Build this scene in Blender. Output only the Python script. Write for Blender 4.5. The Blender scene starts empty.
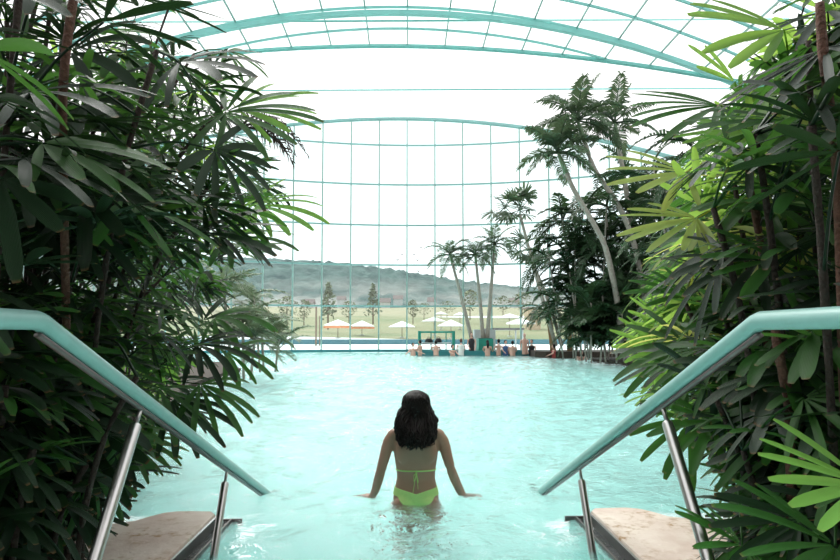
import bpy, bmesh, math, random
import numpy as np
from mathutils import Vector, Matrix, Euler
from mathutils.bvhtree import BVHTree

random.seed(7); RNG = np.random.default_rng(7)
SC = bpy.context.scene
COL = SC.collection
PI = math.pi
R = math.radians

# ------------------------------------------------------------------ camera
H = 1.149                       # eye height over the water (z = 0)
PITCH = R(2.8); YAW = R(-1.53); F = 560.0; SHY = 27.6
cd = bpy.data.cameras.new('camera'); cam = bpy.data.objects.new('camera', cd); COL.objects.link(cam)
cam.location = (0, 0, H); cam.rotation_euler = (PI/2 + PITCH, 0, YAW)
cd.sensor_width = 36; cd.lens = F/840*36; cd.shift_y = SHY/840; cd.clip_end = 3000; cd.clip_start = .05
SC.camera = cam
CM = np.array(Euler((PI/2 + PITCH, 0, YAW)).to_matrix())
CP = np.array((0, 0, H))
def P(x, y, Y):
    """world point that the photo shows at pixel x, y when it stands at distance Y"""
    d = CM @ np.array(((x-420)/F, (280-y+SHY)/F, -1.0))
    return Vector(CP + d*(Y/d[1]))
def proj(pts):
    q = (np.asarray(pts, float) - CP) @ CM
    w = np.minimum(q[:, 2], -1e-3)
    return np.stack((420 + F*q[:, 0]/-w, 280 + SHY - F*q[:, 1]/-w), 1)

# ------------------------------------------------------------------ materials
def new_mat(name):
    m = bpy.data.materials.new(name); m.use_nodes = True
    nt = m.node_tree; nt.nodes.clear()
    out = nt.nodes.new('ShaderNodeOutputMaterial')
    return m, nt, out
def N(nt, t, **kw):
    n = nt.nodes.new(t)
    for k, v in kw.items():
        if k in n.inputs: n.inputs[k].default_value = v
        else: setattr(n, k, v)
    return n
def c4(c): return (c[0], c[1], c[2], 1)
def plain(name, col, rough=.5, metal=0, var=.12, scale=8, bump=0, spec=.5, col2=None):
    m, nt, out = new_mat(name)
    b = N(nt, 'ShaderNodeBsdfPrincipled', Roughness=rough, Metallic=metal)
    b.inputs['Specular IOR Level'].default_value = spec
    tc = N(nt, 'ShaderNodeTexCoord'); nz = N(nt, 'ShaderNodeTexNoise', Scale=scale, Detail=5)
    nt.links.new(tc.outputs['Object'], nz.inputs['Vector'])
    mx = N(nt, 'ShaderNodeMix', data_type='RGBA')
    c2 = col2 if col2 else tuple(max(0, v*(1-2*var)) for v in col)
    mx.inputs[6].default_value = c4(col if col2 else tuple(min(1, v*(1+var)) for v in col)); mx.inputs[7].default_value = c4(c2)
    nt.links.new(nz.outputs['Fac'], mx.inputs[0]); nt.links.new(mx.outputs[2], b.inputs['Base Color'])
    if bump:
        bp = N(nt, 'ShaderNodeBump', Strength=bump, Distance=.02); nt.links.new(nz.outputs['Fac'], bp.inputs['Height'])
        nt.links.new(bp.outputs['Normal'], b.inputs['Normal'])
    nt.links.new(b.outputs[0], out.inputs[0])
    return m
def leaf_mat(name, c1, c2, trans, rough=.46, transl=.3, tip=True):
    """glossy leaf: colour varies from leaf to leaf, fine ribs along it, dry tip"""
    m, nt, out = new_mat(name); L = nt.links
    oi = N(nt, 'ShaderNodeObjectInfo')
    av = N(nt, 'ShaderNodeAttribute', attribute_name='across'); al = N(nt, 'ShaderNodeAttribute', attribute_name='along')
    mx = N(nt, 'ShaderNodeMix', data_type='RGBA'); mx.inputs[6].default_value = c4(c1); mx.inputs[7].default_value = c4(c2)
    L.new(oi.outputs['Random'], mx.inputs[0])
    cr = N(nt, 'ShaderNodeMapRange'); cr.inputs[1].default_value = .965; cr.inputs[2].default_value = 1.0
    L.new(al.outputs['Fac'], cr.inputs[0])
    m2 = N(nt, 'ShaderNodeMix', data_type='RGBA'); m2.inputs[7].default_value = (.16, .09, .035, 1)
    L.new(cr.outputs[0], m2.inputs[0]); L.new(mx.outputs[2], m2.inputs[6])
    colr = m2.outputs[2] if tip else mx.outputs[2]
    sn = N(nt, 'ShaderNodeMath', operation='MULTIPLY'); sn.inputs[1].default_value = 38; L.new(av.outputs['Fac'], sn.inputs[0])
    s2 = N(nt, 'ShaderNodeMath', operation='SINE'); L.new(sn.outputs[0], s2.inputs[0])
    bp = N(nt, 'ShaderNodeBump', Strength=.35, Distance=.002); L.new(s2.outputs[0], bp.inputs['Height'])
    b = N(nt, 'ShaderNodeBsdfPrincipled', Roughness=rough); b.inputs['Specular IOR Level'].default_value = .22
    L.new(colr, b.inputs['Base Color']); L.new(bp.outputs['Normal'], b.inputs['Normal'])
    t = N(nt, 'ShaderNodeBsdfTranslucent'); t.inputs['Color'].default_value = c4(trans)
    ms = N(nt, 'ShaderNodeMixShader'); ms.inputs[0].default_value = transl
    L.new(b.outputs[0], ms.inputs[1]); L.new(t.outputs[0], ms.inputs[2]); L.new(ms.outputs[0], out.inputs[0])
    return m
M = {}
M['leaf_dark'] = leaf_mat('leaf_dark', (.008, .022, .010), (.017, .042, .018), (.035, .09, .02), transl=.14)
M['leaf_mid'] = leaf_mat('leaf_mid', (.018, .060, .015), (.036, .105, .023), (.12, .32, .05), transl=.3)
M['leaf_bright'] = leaf_mat('leaf_bright', (.07, .17, .025), (.11, .23, .045), (.42, .68, .12), transl=.5)  # younger leaf green, lightened in colour for fronds facing the light
M['leaf_yellow'] = leaf_mat('leaf_yellow', (.22, .29, .06), (.30, .33, .09), (.72, .74, .20), transl=.55)  # younger leaf tone, with yellow-green of sun shining through put into it
M['feather'] = leaf_mat('feather_leaf', (.04, .08, .045), (.085, .135, .075), (.14, .21, .10), rough=.45, transl=.25, tip=False)
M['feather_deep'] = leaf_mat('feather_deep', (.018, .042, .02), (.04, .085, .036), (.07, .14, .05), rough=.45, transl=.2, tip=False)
M['feather_pale'] = leaf_mat('feather_pale', (.11, .16, .10), (.17, .22, .14), (.2, .28, .14), rough=.5, transl=.25, tip=False)
M['dead_leaf'] = leaf_mat('dead_leaf', (.03, .026, .022), (.055, .045, .036), (.08, .06, .04), rough=.7, transl=.2, tip=False)
M['cane'] = plain('cane', (.14, .062, .038), .85, scale=60, bump=.8, var=.4)
M['cane_dark'] = plain('cane_dark', (.045, .028, .02), .85, scale=60, bump=.8, var=.4)
M['petiole'] = plain('petiole', (.05, .12, .03), .45, scale=10)
M['trunk'] = plain('palm_trunk', (.36, .34, .29), .85, scale=14, bump=.5, var=.25)
M['trunk_brown'] = plain('trunk_brown', (.28, .17, .08), .9, scale=14, bump=.8, var=.35)
M['crownshaft'] = plain('crownshaft', (.20, .30, .17), .5, scale=8)
M['steel_teal'] = plain('teal_painted_steel', (.22, .58, .54), .4, scale=3, var=.08)
M['steel_bar'] = plain('grey_green_steel', (.25, .42, .38), .45, scale=3, var=.08)
M['steel_pale'] = plain('pale_teal_steel', (.22, .44, .42), .4, scale=3, var=.08)
M['rail'] = plain('teal_handrail_paint', (.25, .455, .42), .28, scale=25, var=.07, spec=.6)
M['steel'] = plain('brushed_steel', (.52, .50, .49), .28, metal=1, scale=20, var=.05)
M['steel_dark'] = plain('dull_dark_steel', (.17, .145, .14), .4, metal=.6, scale=20, var=.1)
M['black'] = plain('black_rubber', (.015, .015, .016), .6, scale=8)
M['tile'] = plain('pool_tile', (.62, .935, .895), .5, scale=2.5, col2=(.42, .885, .85))
M['soil'] = plain('soil', (.055, .04, .028), .95, scale=12, bump=.9, var=.4)
M['concrete'] = plain('wall_paint', (.16, .16, .155), .9, scale=3)
M['kiosk'] = plain('kiosk_green', (.015, .27, .20), .45, scale=3)
M['rim'] = plain('rim_teal', (.03, .20, .22), .45, scale=3)
M['grey'] = plain('grey_panel', (.50, .52, .53), .6, scale=2)
M['white'] = plain('white_cloth', (.85, .83, .80), .9, scale=4, var=.05)
M['orange'] = plain('orange_cloth', (.70, .26, .12), .9, scale=4)
M['tan'] = plain('tan_render', (.55, .40, .27), .9, scale=4)
M['wood'] = plain('wood', (.22, .15, .10), .8, scale=12, var=.3)
M['lawn'] = plain('lawn', (.06, .13, .035), .95, scale=.1, col2=(.34, .26, .15))
M['terrace'] = plain('terrace', (.80, .82, .81), .8, scale=.4, var=.06)
M['field'] = plain('dry_field', (.33, .26, .16), .95, scale=.06, col2=(.22, .22, .12))
M['forest'] = plain('forest', (.010, .045, .055), .95, scale=.022, col2=(.075, .12, .125))
def forest_mat():
    m, nt, out = new_mat('forest'); L = nt.links
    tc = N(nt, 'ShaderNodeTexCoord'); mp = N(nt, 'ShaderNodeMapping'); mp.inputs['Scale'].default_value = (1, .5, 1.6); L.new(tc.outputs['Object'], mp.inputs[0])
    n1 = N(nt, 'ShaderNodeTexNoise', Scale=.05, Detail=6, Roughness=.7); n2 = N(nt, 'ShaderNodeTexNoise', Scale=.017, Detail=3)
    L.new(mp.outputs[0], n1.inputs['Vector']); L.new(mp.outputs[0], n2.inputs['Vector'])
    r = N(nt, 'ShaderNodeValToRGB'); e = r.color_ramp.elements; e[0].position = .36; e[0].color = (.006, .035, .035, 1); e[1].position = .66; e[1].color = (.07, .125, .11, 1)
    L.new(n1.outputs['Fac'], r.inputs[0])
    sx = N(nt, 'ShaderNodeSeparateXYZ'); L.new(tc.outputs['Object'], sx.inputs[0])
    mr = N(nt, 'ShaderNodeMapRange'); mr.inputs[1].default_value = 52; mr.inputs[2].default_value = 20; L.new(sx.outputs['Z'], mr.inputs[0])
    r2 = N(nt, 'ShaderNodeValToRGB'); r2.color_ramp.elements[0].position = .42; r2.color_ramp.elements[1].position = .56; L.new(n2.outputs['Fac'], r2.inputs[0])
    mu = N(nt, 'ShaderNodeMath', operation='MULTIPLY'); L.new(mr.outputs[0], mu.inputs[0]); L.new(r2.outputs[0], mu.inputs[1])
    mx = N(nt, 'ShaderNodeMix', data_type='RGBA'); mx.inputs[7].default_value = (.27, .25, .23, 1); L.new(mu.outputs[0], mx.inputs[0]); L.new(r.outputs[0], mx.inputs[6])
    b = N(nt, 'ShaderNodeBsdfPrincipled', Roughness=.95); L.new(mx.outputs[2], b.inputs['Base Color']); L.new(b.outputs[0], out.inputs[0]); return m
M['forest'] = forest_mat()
M['house_wall'] = plain('house_wall', (.50, .49, .47), .9, scale=.5)
M['roof_tile'] = plain('roof_tile', (.22, .17, .16), .9, scale=2)
M['conifer'] = plain('conifer', (.24, .27, .17), .9, scale=1.5, var=.4)
M['shrub'] = plain('shrub', (.22, .24, .13), .9, scale=1.5, var=.4)
M['skin'] = plain('skin_tan', (.40, .22, .15), .45, scale=6, var=.05)
M['skin_pale'] = plain('skin_pale', (.66, .38, .30), .5, scale=6, var=.05)
M['hair'] = plain('hair_dark', (.010, .006, .005), .55, scale=40, var=.3, spec=.25)
M['hair_red'] = plain('hair_auburn', (.12, .035, .02), .5, scale=40, var=.3)
M['bikini'] = plain('bikini_lime', (.50, .74, .24), .6, scale=60, var=.05)
M['swim_black'] = plain('swimwear_black', (.02, .02, .025), .7)
M['swim_red'] = plain('swimwear_red', (.45, .05, .05), .7)
M['swim_blue'] = plain('swimwear_blue', (.05, .12, .3), .7)
M['pool_far'] = plain('outdoor_pool_lining', (.045, .17, .21), .4, scale=.5)

def stone_mat():
    m, nt, out = new_mat('stone_ledge'); L = nt.links
    tc = N(nt, 'ShaderNodeTexCoord')
    n1 = N(nt, 'ShaderNodeTexNoise', Scale=3.2, Detail=8, Roughness=.62); n2 = N(nt, 'ShaderNodeTexNoise', Scale=16, Detail=7, Roughness=.65)
    n3 = N(nt, 'ShaderNodeTexNoise', Scale=2.3, Detail=3); vo = N(nt, 'ShaderNodeTexVoronoi', Scale=4.5, feature='DISTANCE_TO_EDGE')
    for n in (n1, n2, n3, vo): L.new(tc.outputs['Object'], n.inputs['Vector'])
    r1 = N(nt, 'ShaderNodeValToRGB'); r1.color_ramp.elements[0].color = (.62, .47, .40, 1); r1.color_ramp.elements[1].color = (.80, .70, .62, 1)
    r1.color_ramp.elements[0].position = .3; r1.color_ramp.elements[1].position = .65
    L.new(n1.outputs['Fac'], r1.inputs[0])
    r2 = N(nt, 'ShaderNodeValToRGB'); r2.color_ramp.elements[0].position = .50; r2.color_ramp.elements[1].position = .66
    L.new(n2.outputs['Fac'], r2.inputs[0])
    r3 = N(nt, 'ShaderNodeValToRGB'); r3.color_ramp.elements[0].position = .5; r3.color_ramp.elements[1].position = .64
    L.new(n3.outputs['Fac'], r3.inputs[0])
    mu = N(nt, 'ShaderNodeMath', operation='MULTIPLY'); L.new(r2.outputs[0], mu.inputs[0]); L.new(r3.outputs[0], mu.inputs[1])
    mx = N(nt, 'ShaderNodeMix', data_type='RGBA'); mx.inputs[7].default_value = (.36, .20, .07, 1)
    L.new(mu.outputs[0], mx.inputs[0]); L.new(r1.outputs[0], mx.inputs[6])
    b = N(nt, 'ShaderNodeBsdfPrincipled', Roughness=.75); L.new(mx.outputs[2], b.inputs['Base Color'])
    bp = N(nt, 'ShaderNodeBump', Strength=.5, Distance=.02); L.new(n2.outputs['Fac'], bp.inputs['Height']); L.new(bp.outputs[0], b.inputs['Normal'])
    L.new(b.outputs[0], out.inputs[0]); return m
M['stone'] = stone_mat()

def glass_mat(name, milk, tint):
    m, nt, out = new_mat(name); L = nt.links
    t = N(nt, 'ShaderNodeBsdfTransparent'); t.inputs[0].default_value = tint
    tl = N(nt, 'ShaderNodeBsdfTranslucent'); tl.inputs[0].default_value = (.93, .97, .97, 1)
    g = N(nt, 'ShaderNodeBsdfGlossy', Roughness=.02)
    a = N(nt, 'ShaderNodeMixShader'); a.inputs[0].default_value = milk
    L.new(t.outputs[0], a.inputs[1]); L.new(tl.outputs[0], a.inputs[2])
    fr = N(nt, 'ShaderNodeFresnel', IOR=1.06)
    b = N(nt, 'ShaderNodeMixShader'); L.new(fr.outputs[0], b.inputs[0]); L.new(a.outputs[0], b.inputs[1]); L.new(g.outputs[0], b.inputs[2])
    L.new(b.outputs[0], out.inputs[0]); return m
M['glass'] = glass_mat('haze_veil_glass', .03, (.83, .97, .975, 1))  # milky share imitates the washed-out haze over the outdoors
M['roof_glass'] = glass_mat('roof_glass', .08, (.97, .99, .985, 1))

def water_mat():
    m, nt, out = new_mat('pool_water'); L = nt.links
    tc = N(nt, 'ShaderNodeTexCoord')
    mp = N(nt, 'ShaderNodeMapping'); mp.inputs['Scale'].default_value = (.8, 1.25, 1); L.new(tc.outputs['Object'], mp.inputs[0])
    n1 = N(nt, 'ShaderNodeTexNoise', Scale=2.6, Detail=2.5, Roughness=.5, Distortion=1.1)
    n2 = N(nt, 'ShaderNodeTexNoise', Scale=7.5, Detail=4, Roughness=.6, Distortion=1.2)
    n3 = N(nt, 'ShaderNodeTexNoise', Scale=.6, Detail=2)
    for n in (n1, n2, n3): L.new(mp.outputs[0], n.inputs['Vector'])
    b3 = N(nt, 'ShaderNodeBump', Strength=1, Distance=.02); L.new(n3.outputs['Fac'], b3.inputs['Height'])
    b1 = N(nt, 'ShaderNodeBump', Strength=1, Distance=.03); L.new(n1.outputs['Fac'], b1.inputs['Height']); L.new(b3.outputs[0], b1.inputs['Normal'])
    b2 = N(nt, 'ShaderNodeBump', Strength=1, Distance=.045); L.new(n2.outputs['Fac'], b2.inputs['Height']); L.new(b1.outputs[0], b2.inputs['Normal'])
    p = N(nt, 'ShaderNodeBsdfPrincipled', Roughness=.02, IOR=1.33); p.inputs['Base Color'].default_value = (.90, 1, .988, 1)
    p.inputs['Transmission Weight'].default_value = 1
    L.new(b2.outputs[0], p.inputs['Normal']); L.new(p.outputs[0], out.inputs[0]); return m
M['water'] = water_mat()

# ------------------------------------------------------------------ object helpers
def tag(o, label=None, cat=None, group=None, kind=None):
    if label: o['label'] = label
    if cat: o['category'] = cat
    if group: o['group'] = group
    if kind: o['kind'] = kind
    return o
def empty(name, loc):
    o = bpy.data.objects.new(name, None); o.empty_display_size = .1; o.location = loc; COL.objects.link(o); return o
def wloc(o):
    v = Vector(o.location)
    while o.parent: o = o.parent; v = v + Vector(o.location)
    return v
def link(name, me, mat, parent=None, origin=(0, 0, 0)):
    o = bpy.data.objects.new(name, me)
    if mat is not None and not me.materials: me.materials.append(M[mat] if isinstance(mat, str) else mat)
    COL.objects.link(o); o.location = origin
    if parent: o.parent = parent; o.location = Vector(origin) - wloc(parent)
    return o
class MB:
    """collects shapes in world space, then becomes ONE mesh object"""
    def __init__(s): s.v = []; s.f = []; s.ac = []; s.al = []
    def add(s, vs, fs, ac=None, al=None):
        n = len(s.v); s.v += [tuple(p) for p in vs]; s.f += [tuple(i+n for i in f) for f in fs]
        s.ac += list(ac) if ac is not None else [0.]*len(vs); s.al += list(al) if al is not None else [0.]*len(vs)
    def box(s, lo, hi):
        x0, y0, z0 = lo; x1, y1, z1 = hi
        s.add([(x0,y0,z0),(x1,y0,z0),(x1,y1,z0),(x0,y1,z0),(x0,y0,z1),(x1,y0,z1),(x1,y1,z1),(x0,y1,z1)],
              [(0,3,2,1),(4,5,6,7),(0,1,5,4),(1,2,6,5),(2,3,7,6),(3,0,4,7)])
    def tube(s, pts, rad, n=8, sx=1., up=(0,0,1)):
        pts = [Vector(p) for p in pts]
        if not hasattr(rad, '__len__'): rad = [rad]*len(pts)
        vs = []; fs = []; k = len(pts)
        for i, p in enumerate(pts):
            t = (pts[min(i+1,k-1)] - pts[max(i-1,0)])
            t = t.normalized() if t.length > 1e-9 else Vector((0,0,1))
            if 0 < i < k-1:
                a = (pts[i]-pts[i-1]).normalized(); b = (pts[i+1]-pts[i]).normalized()
                sc = 1/max(.5, math.sqrt(max(.05, (1+a.dot(b))/2)))
            else: sc = 1
            u = Vector(up)
            if abs(t.dot(u)) > .95: u = Vector((0,1,0)) if abs(t.y) < .9 else Vector((1,0,0))
            sd = t.cross(u).normalized(); u2 = sd.cross(t).normalized()
            for j in range(n):
                a = 2*PI*j/n + PI/n
                vs.append(p + sd*math.cos(a)*rad[i]*sx + u2*math.sin(a)*rad[i]*sc)
        for i in range(k-1):
            for j in range(n):
                fs.append((i*n+j, i*n+(j+1)%n, (i+1)*n+(j+1)%n, (i+1)*n+j))
        fs.append(tuple(range(n-1,-1,-1))); fs.append(tuple((k-1)*n+j for j in range(n)))
        s.add(vs, fs)
    def prism(s, poly, z0, z1):
        n = len(poly)
        s.add([(x,y,z0) for x,y in poly]+[(x,y,z1) for x,y in poly],
              [tuple(range(n-1,-1,-1)), tuple(range(n,2*n))]+[(i,(i+1)%n,n+(i+1)%n,n+i) for i in range(n)])
    def ball(s, c, r, n=12):
        if not hasattr(r, '__len__'): r = (r, r, r)
        vs = [(c[0], c[1], c[2]+r[2])]; m = n//2
        for i in range(1, m):
            for j in range(n):
                a = PI*i/m; b = 2*PI*j/n
                vs.append((c[0]+r[0]*math.sin(a)*math.cos(b), c[1]+r[1]*math.sin(a)*math.sin(b), c[2]+r[2]*math.cos(a)))
        vs.append((c[0], c[1], c[2]-r[2])); fs = []
        for j in range(n): fs.append((0, 1+j, 1+(j+1)%n))
        for i in range(m-2):
            for j in range(n):
                fs.append((1+i*n+j, 1+(i+1)*n+j, 1+(i+1)*n+(j+1)%n, 1+i*n+(j+1)%n))
        e = len(vs)-1
        for j in range(n): fs.append((e, 1+(m-2)*n+(j+1)%n, 1+(m-2)*n+j))
        s.add(vs, fs)
    def loft(s, rings, n=20, close=True):
        """rings: list of (centre, half width x, half depth y)"""
        vs = []; fs = []
        for (c, a, b) in rings:
            for j in range(n):
                t = 2*PI*j/n
                vs.append((c[0]+a*math.cos(t), c[1]+b*math.sin(t), c[2]))
        k = len(rings)
        for i in range(k-1):
            for j in range(n): fs.append((i*n+j, i*n+(j+1)%n, (i+1)*n+(j+1)%n, (i+1)*n+j))
        if close: fs.append(tuple(range(n-1,-1,-1))); fs.append(tuple((k-1)*n+j for j in range(n)))
        s.add(vs, fs)
    def build(s, name, mat, parent=None, origin=None, smooth=True, attrs=False, bevel=0):
        o = Vector(origin) if origin is not None else (wloc(parent) if parent else Vector((0,0,0)))
        me = bpy.data.meshes.new(name)
        a = np.array(s.v, dtype=np.float64) - np.array(o)
        me.from_pydata(a.tolist(), [], s.f)
        if attrs:
            for nm, dat in (('across', s.ac), ('along', s.al)):
                at = me.attributes.new(nm, 'FLOAT', 'POINT'); at.data.foreach_set('value', np.array(dat, np.float32))
        if bevel:
            bm = bmesh.new(); bm.from_mesh(me); bmesh.ops.bevel(bm, geom=bm.edges[:], offset=bevel, segments=2, affect='EDGES', clamp_overlap=True)
            bm.to_mesh(me); bm.free()
        if smooth:
            me.polygons.foreach_set('use_smooth', [True]*len(me.polygons))
            if smooth == 'auto': me.set_sharp_from_angle(angle=R(35))
        me.update()
        return link(name, me, mat, parent, o)
def catmull(pts, n=6):
    pts = [Vector(p) for p in pts]; q = [pts[0]*2-pts[1]] + pts + [pts[-1]*2-pts[-2]]; out = []
    for i in range(1, len(q)-2):
        for k in range(n):
            t = k/n; a, b, c, d = q[i-1], q[i], q[i+1], q[i+2]
            out.append(.5*((2*b)+(c-a)*t+(2*a-5*b+4*c-d)*t*t+(3*b-a-3*c+d)*t**3))
    out.append(pts[-1]); return out
def struct(o): o['kind'] = 'structure'; return o

# ------------------------------------------------------------------ the hall: roof, facade, pool
APEX = (P(407, 119.5, 36).z + P(407, 44.5, 26.7).z)/2; RV = 33.5
def vault(x, apex=APEX, r=RV): return apex - (r - math.sqrt(r*r - x*x))
def edgeY(x): return 26.7 - (31 - math.sqrt(31*31 - x*x))          # front edge of the closed roof
def facY(x): return 6 + math.sqrt(30*30 - x*x)                      # the glass front, curved in plan

ceiling = struct(empty('ceiling', (0, 12, APEX)))
mb = MB(); mb.tube([(x, edgeY(x), vault(x)-.04) for x in np.linspace(-16.5, 16.5, 61)], .115, 6); mb.build('edge_beam', 'steel_teal', ceiling, smooth='auto')
mb = MB(); mb.tube([(x, 23.5, vault(x, P(407, 13, 23.5).z, 36.5)) for x in np.linspace(-16.5, 16.5, 61)], .135, 4, sx=1.1); mb.build('arch_beam', 'steel_teal', ceiling, smooth='auto')
for Y in np.arange(25.2, -4, -1.7):
    xs = [x for x in np.linspace(-16.5, 16.5, 67) if edgeY(x) >= Y]
    if len(xs) < 3: continue
    mb = MB(); mb.tube([(x, Y, vault(x)) for x in xs], .06, 4); mb.build('purlin', 'steel_teal', ceiling, smooth='auto')
for i in range(-9, 10):
    x = .09 + i*1.835
    if abs(x) > 16.4: continue
    mb = MB(); mb.tube([(x, edgeY(x), vault(x)+.02), (x, -4, vault(x)+.02)], .045, 4); mb.build('glazing_bar', 'steel_bar', ceiling, smooth='auto')
mb = MB(); xs = np.linspace(-16.5, 16.5, 41); ts = np.linspace(0, 1, 9)
vs = [(x, -4 + (edgeY(x)+4)*t, vault(x)+.1) for t in ts for x in xs]
mb.add(vs, [(j*41+i, j*41+i+1, (j+1)*41+i+1, (j+1)*41+i) for j in range(8) for i in range(40)]); mb.build('glass', 'roof_glass', ceiling)
for (ya, Y, yb) in ((21.5, 24.0, 19.5), (90.5, 30.5, 88.5)):
    a = P(245, ya, Y); b = P(700, yb, Y); d = (b-a)
    t = struct(empty('trim_1', (0, Y, a.z)))
    mb = MB(); mb.tube([a - d*.35, b + d*.2], .05, 6); mb.build('tie_rod', 'steel_teal', t)

win = struct(empty('window_1', (0, 36, .2)))
fx = np.linspace(-21, 21, 85)
mb = MB(); mb.tube([(x, facY(x), vault(x)) for x in fx], .135, 6); mb.build('head_arch', 'steel_pale', win, smooth='auto')
ang = 1.81/30
for i in range(-13, 14):
    a = ang*i; x = .12 + 30*math.sin(a); y = facY(x)
    mb = MB(); mb.tube([(x, y, .0), (x, y, vault(x))], .06, 4); mb.build('mullion', 'steel_bar', win, smooth='auto')
for h in (145.5, 185, 225.5, 265.2, 306.3):
    z = P(407, h, 36).z; xs = [x for x in fx if vault(x) > z]
    mb = MB(); mb.tube([(x, facY(x), z) for x in xs], .07, 4); mb.build('transom', 'steel_pale', win, smooth='auto')
mb = MB(); mb.add([(x, facY(x)+.06, .0) for x in fx] + [(x, facY(x)+.06, vault(x)) for x in fx], [(i, i+1, 86+i, 85+i) for i in range(84)])
mb.build('glass', 'glass', win)
mb = MB(); mb.tube([(x, facY(x), .14) for x in fx], .12, 4); mb.build('sill', 'rim', win, smooth='auto')

# basin, steps, water
mb = MB(); Lx, Rx = -14, 16
mb.add([(Lx,4.55,-1.13),(Rx,4.55,-1.13),(Rx,36.3,-1.13),(Lx,36.3,-1.13)], [(0,1,2,3)])
mb.add([(Lx,36.3,-1.13),(Rx,36.3,-1.13),(Rx,36.3,.02),(Lx,36.3,.02)], [(0,1,2,3)])
struct(mb.build('floor', 'tile', smooth=False))
mb = MB()
k = 0; y1 = 4.6; z = -1.13
prof = []
while y1 > -1.6:
    z += .156; y0 = y1 - .34
    mb.box((-1.04, y0-.001*k, z-.156), (1.04, y1, z)); k += 1; y1 = y0
    if z > .25: break
mb.box((-1.04, -2.5, z-.16), (1.04, y1, z))
struct(mb.build('floor_steps', 'tile', smooth=False, bevel=.006))
for s, nm in ((-1, 'left'), (1, 'right')):
    mb = MB(); mb.box((min(s*1.04, s*1.10), -1, -1.2), (max(s*1.04, s*1.10), 3.555, -.03))
    mb.box((min(s*1.10, s*4), -1, -1.2), (max(s*1.10, s*4), 3.30, -.06))
    struct(mb.build('wall_basin_'+nm, 'tile', smooth=False))
ys = [-1.0]
while ys[-1] < 36.2: ys.append(min(36.2, ys[-1] + (.10 if ys[-1] < 1.5 else max(.035, .011*ys[-1]))))
wx = np.arange(-14, 16.01, .05); X, Yg = np.meshgrid(wx, np.array(ys)); Z = np.zeros_like(X); rw = np.random.default_rng(11)
WX = X + .25*np.sin(1.3*Yg + .7*X) + .1*np.sin(3.1*X - 2.2*Yg); WY = Yg + .25*np.sin(1.1*X - .6*Yg) + .1*np.sin(2.7*Yg + 1.9*X)
for lam in (2.2, 1.7, 1.3, 1.05, .9, .75, .66, .58, .5, .45, .4, .36, .32, .28):
    th = rw.uniform(-.9, .9) + PI/2 + (PI if rw.random() < .5 else 0); k = 2*PI/lam
    w_ = np.sin(k*(WX*math.cos(th) + WY*math.sin(th)) + rw.uniform(0, 6.28)); Z += lam*.0115*(1 - np.abs(w_)**1.3*1.5)*(.6 + .4*np.sin(.5*X + rw.uniform(0, 6))*np.sin(.43*Yg + rw.uniform(0, 6)))
calm = np.clip((np.abs(X) - .98)/.06, 0, 1)*np.clip((3.75 - Yg)/.15, 0, 1); Z = (Z - Z.mean())*(1 - .9*calm)
me = bpy.data.meshes.new('floor_water'); nr, nc = X.shape; idx = np.arange(nr*nc).reshape(nr, nc)
q = np.stack((idx[:-1, :-1], idx[:-1, 1:], idx[1:, 1:], idx[1:, :-1]), -1).reshape(-1, 4)
me.from_pydata(np.stack((X, Yg, Z), -1).reshape(-1, 3).tolist(), [], q.tolist()); me.polygons.foreach_set('use_smooth', [True]*len(me.polygons)); me.update()
struct(link('floor_water', me, 'water'))

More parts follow.
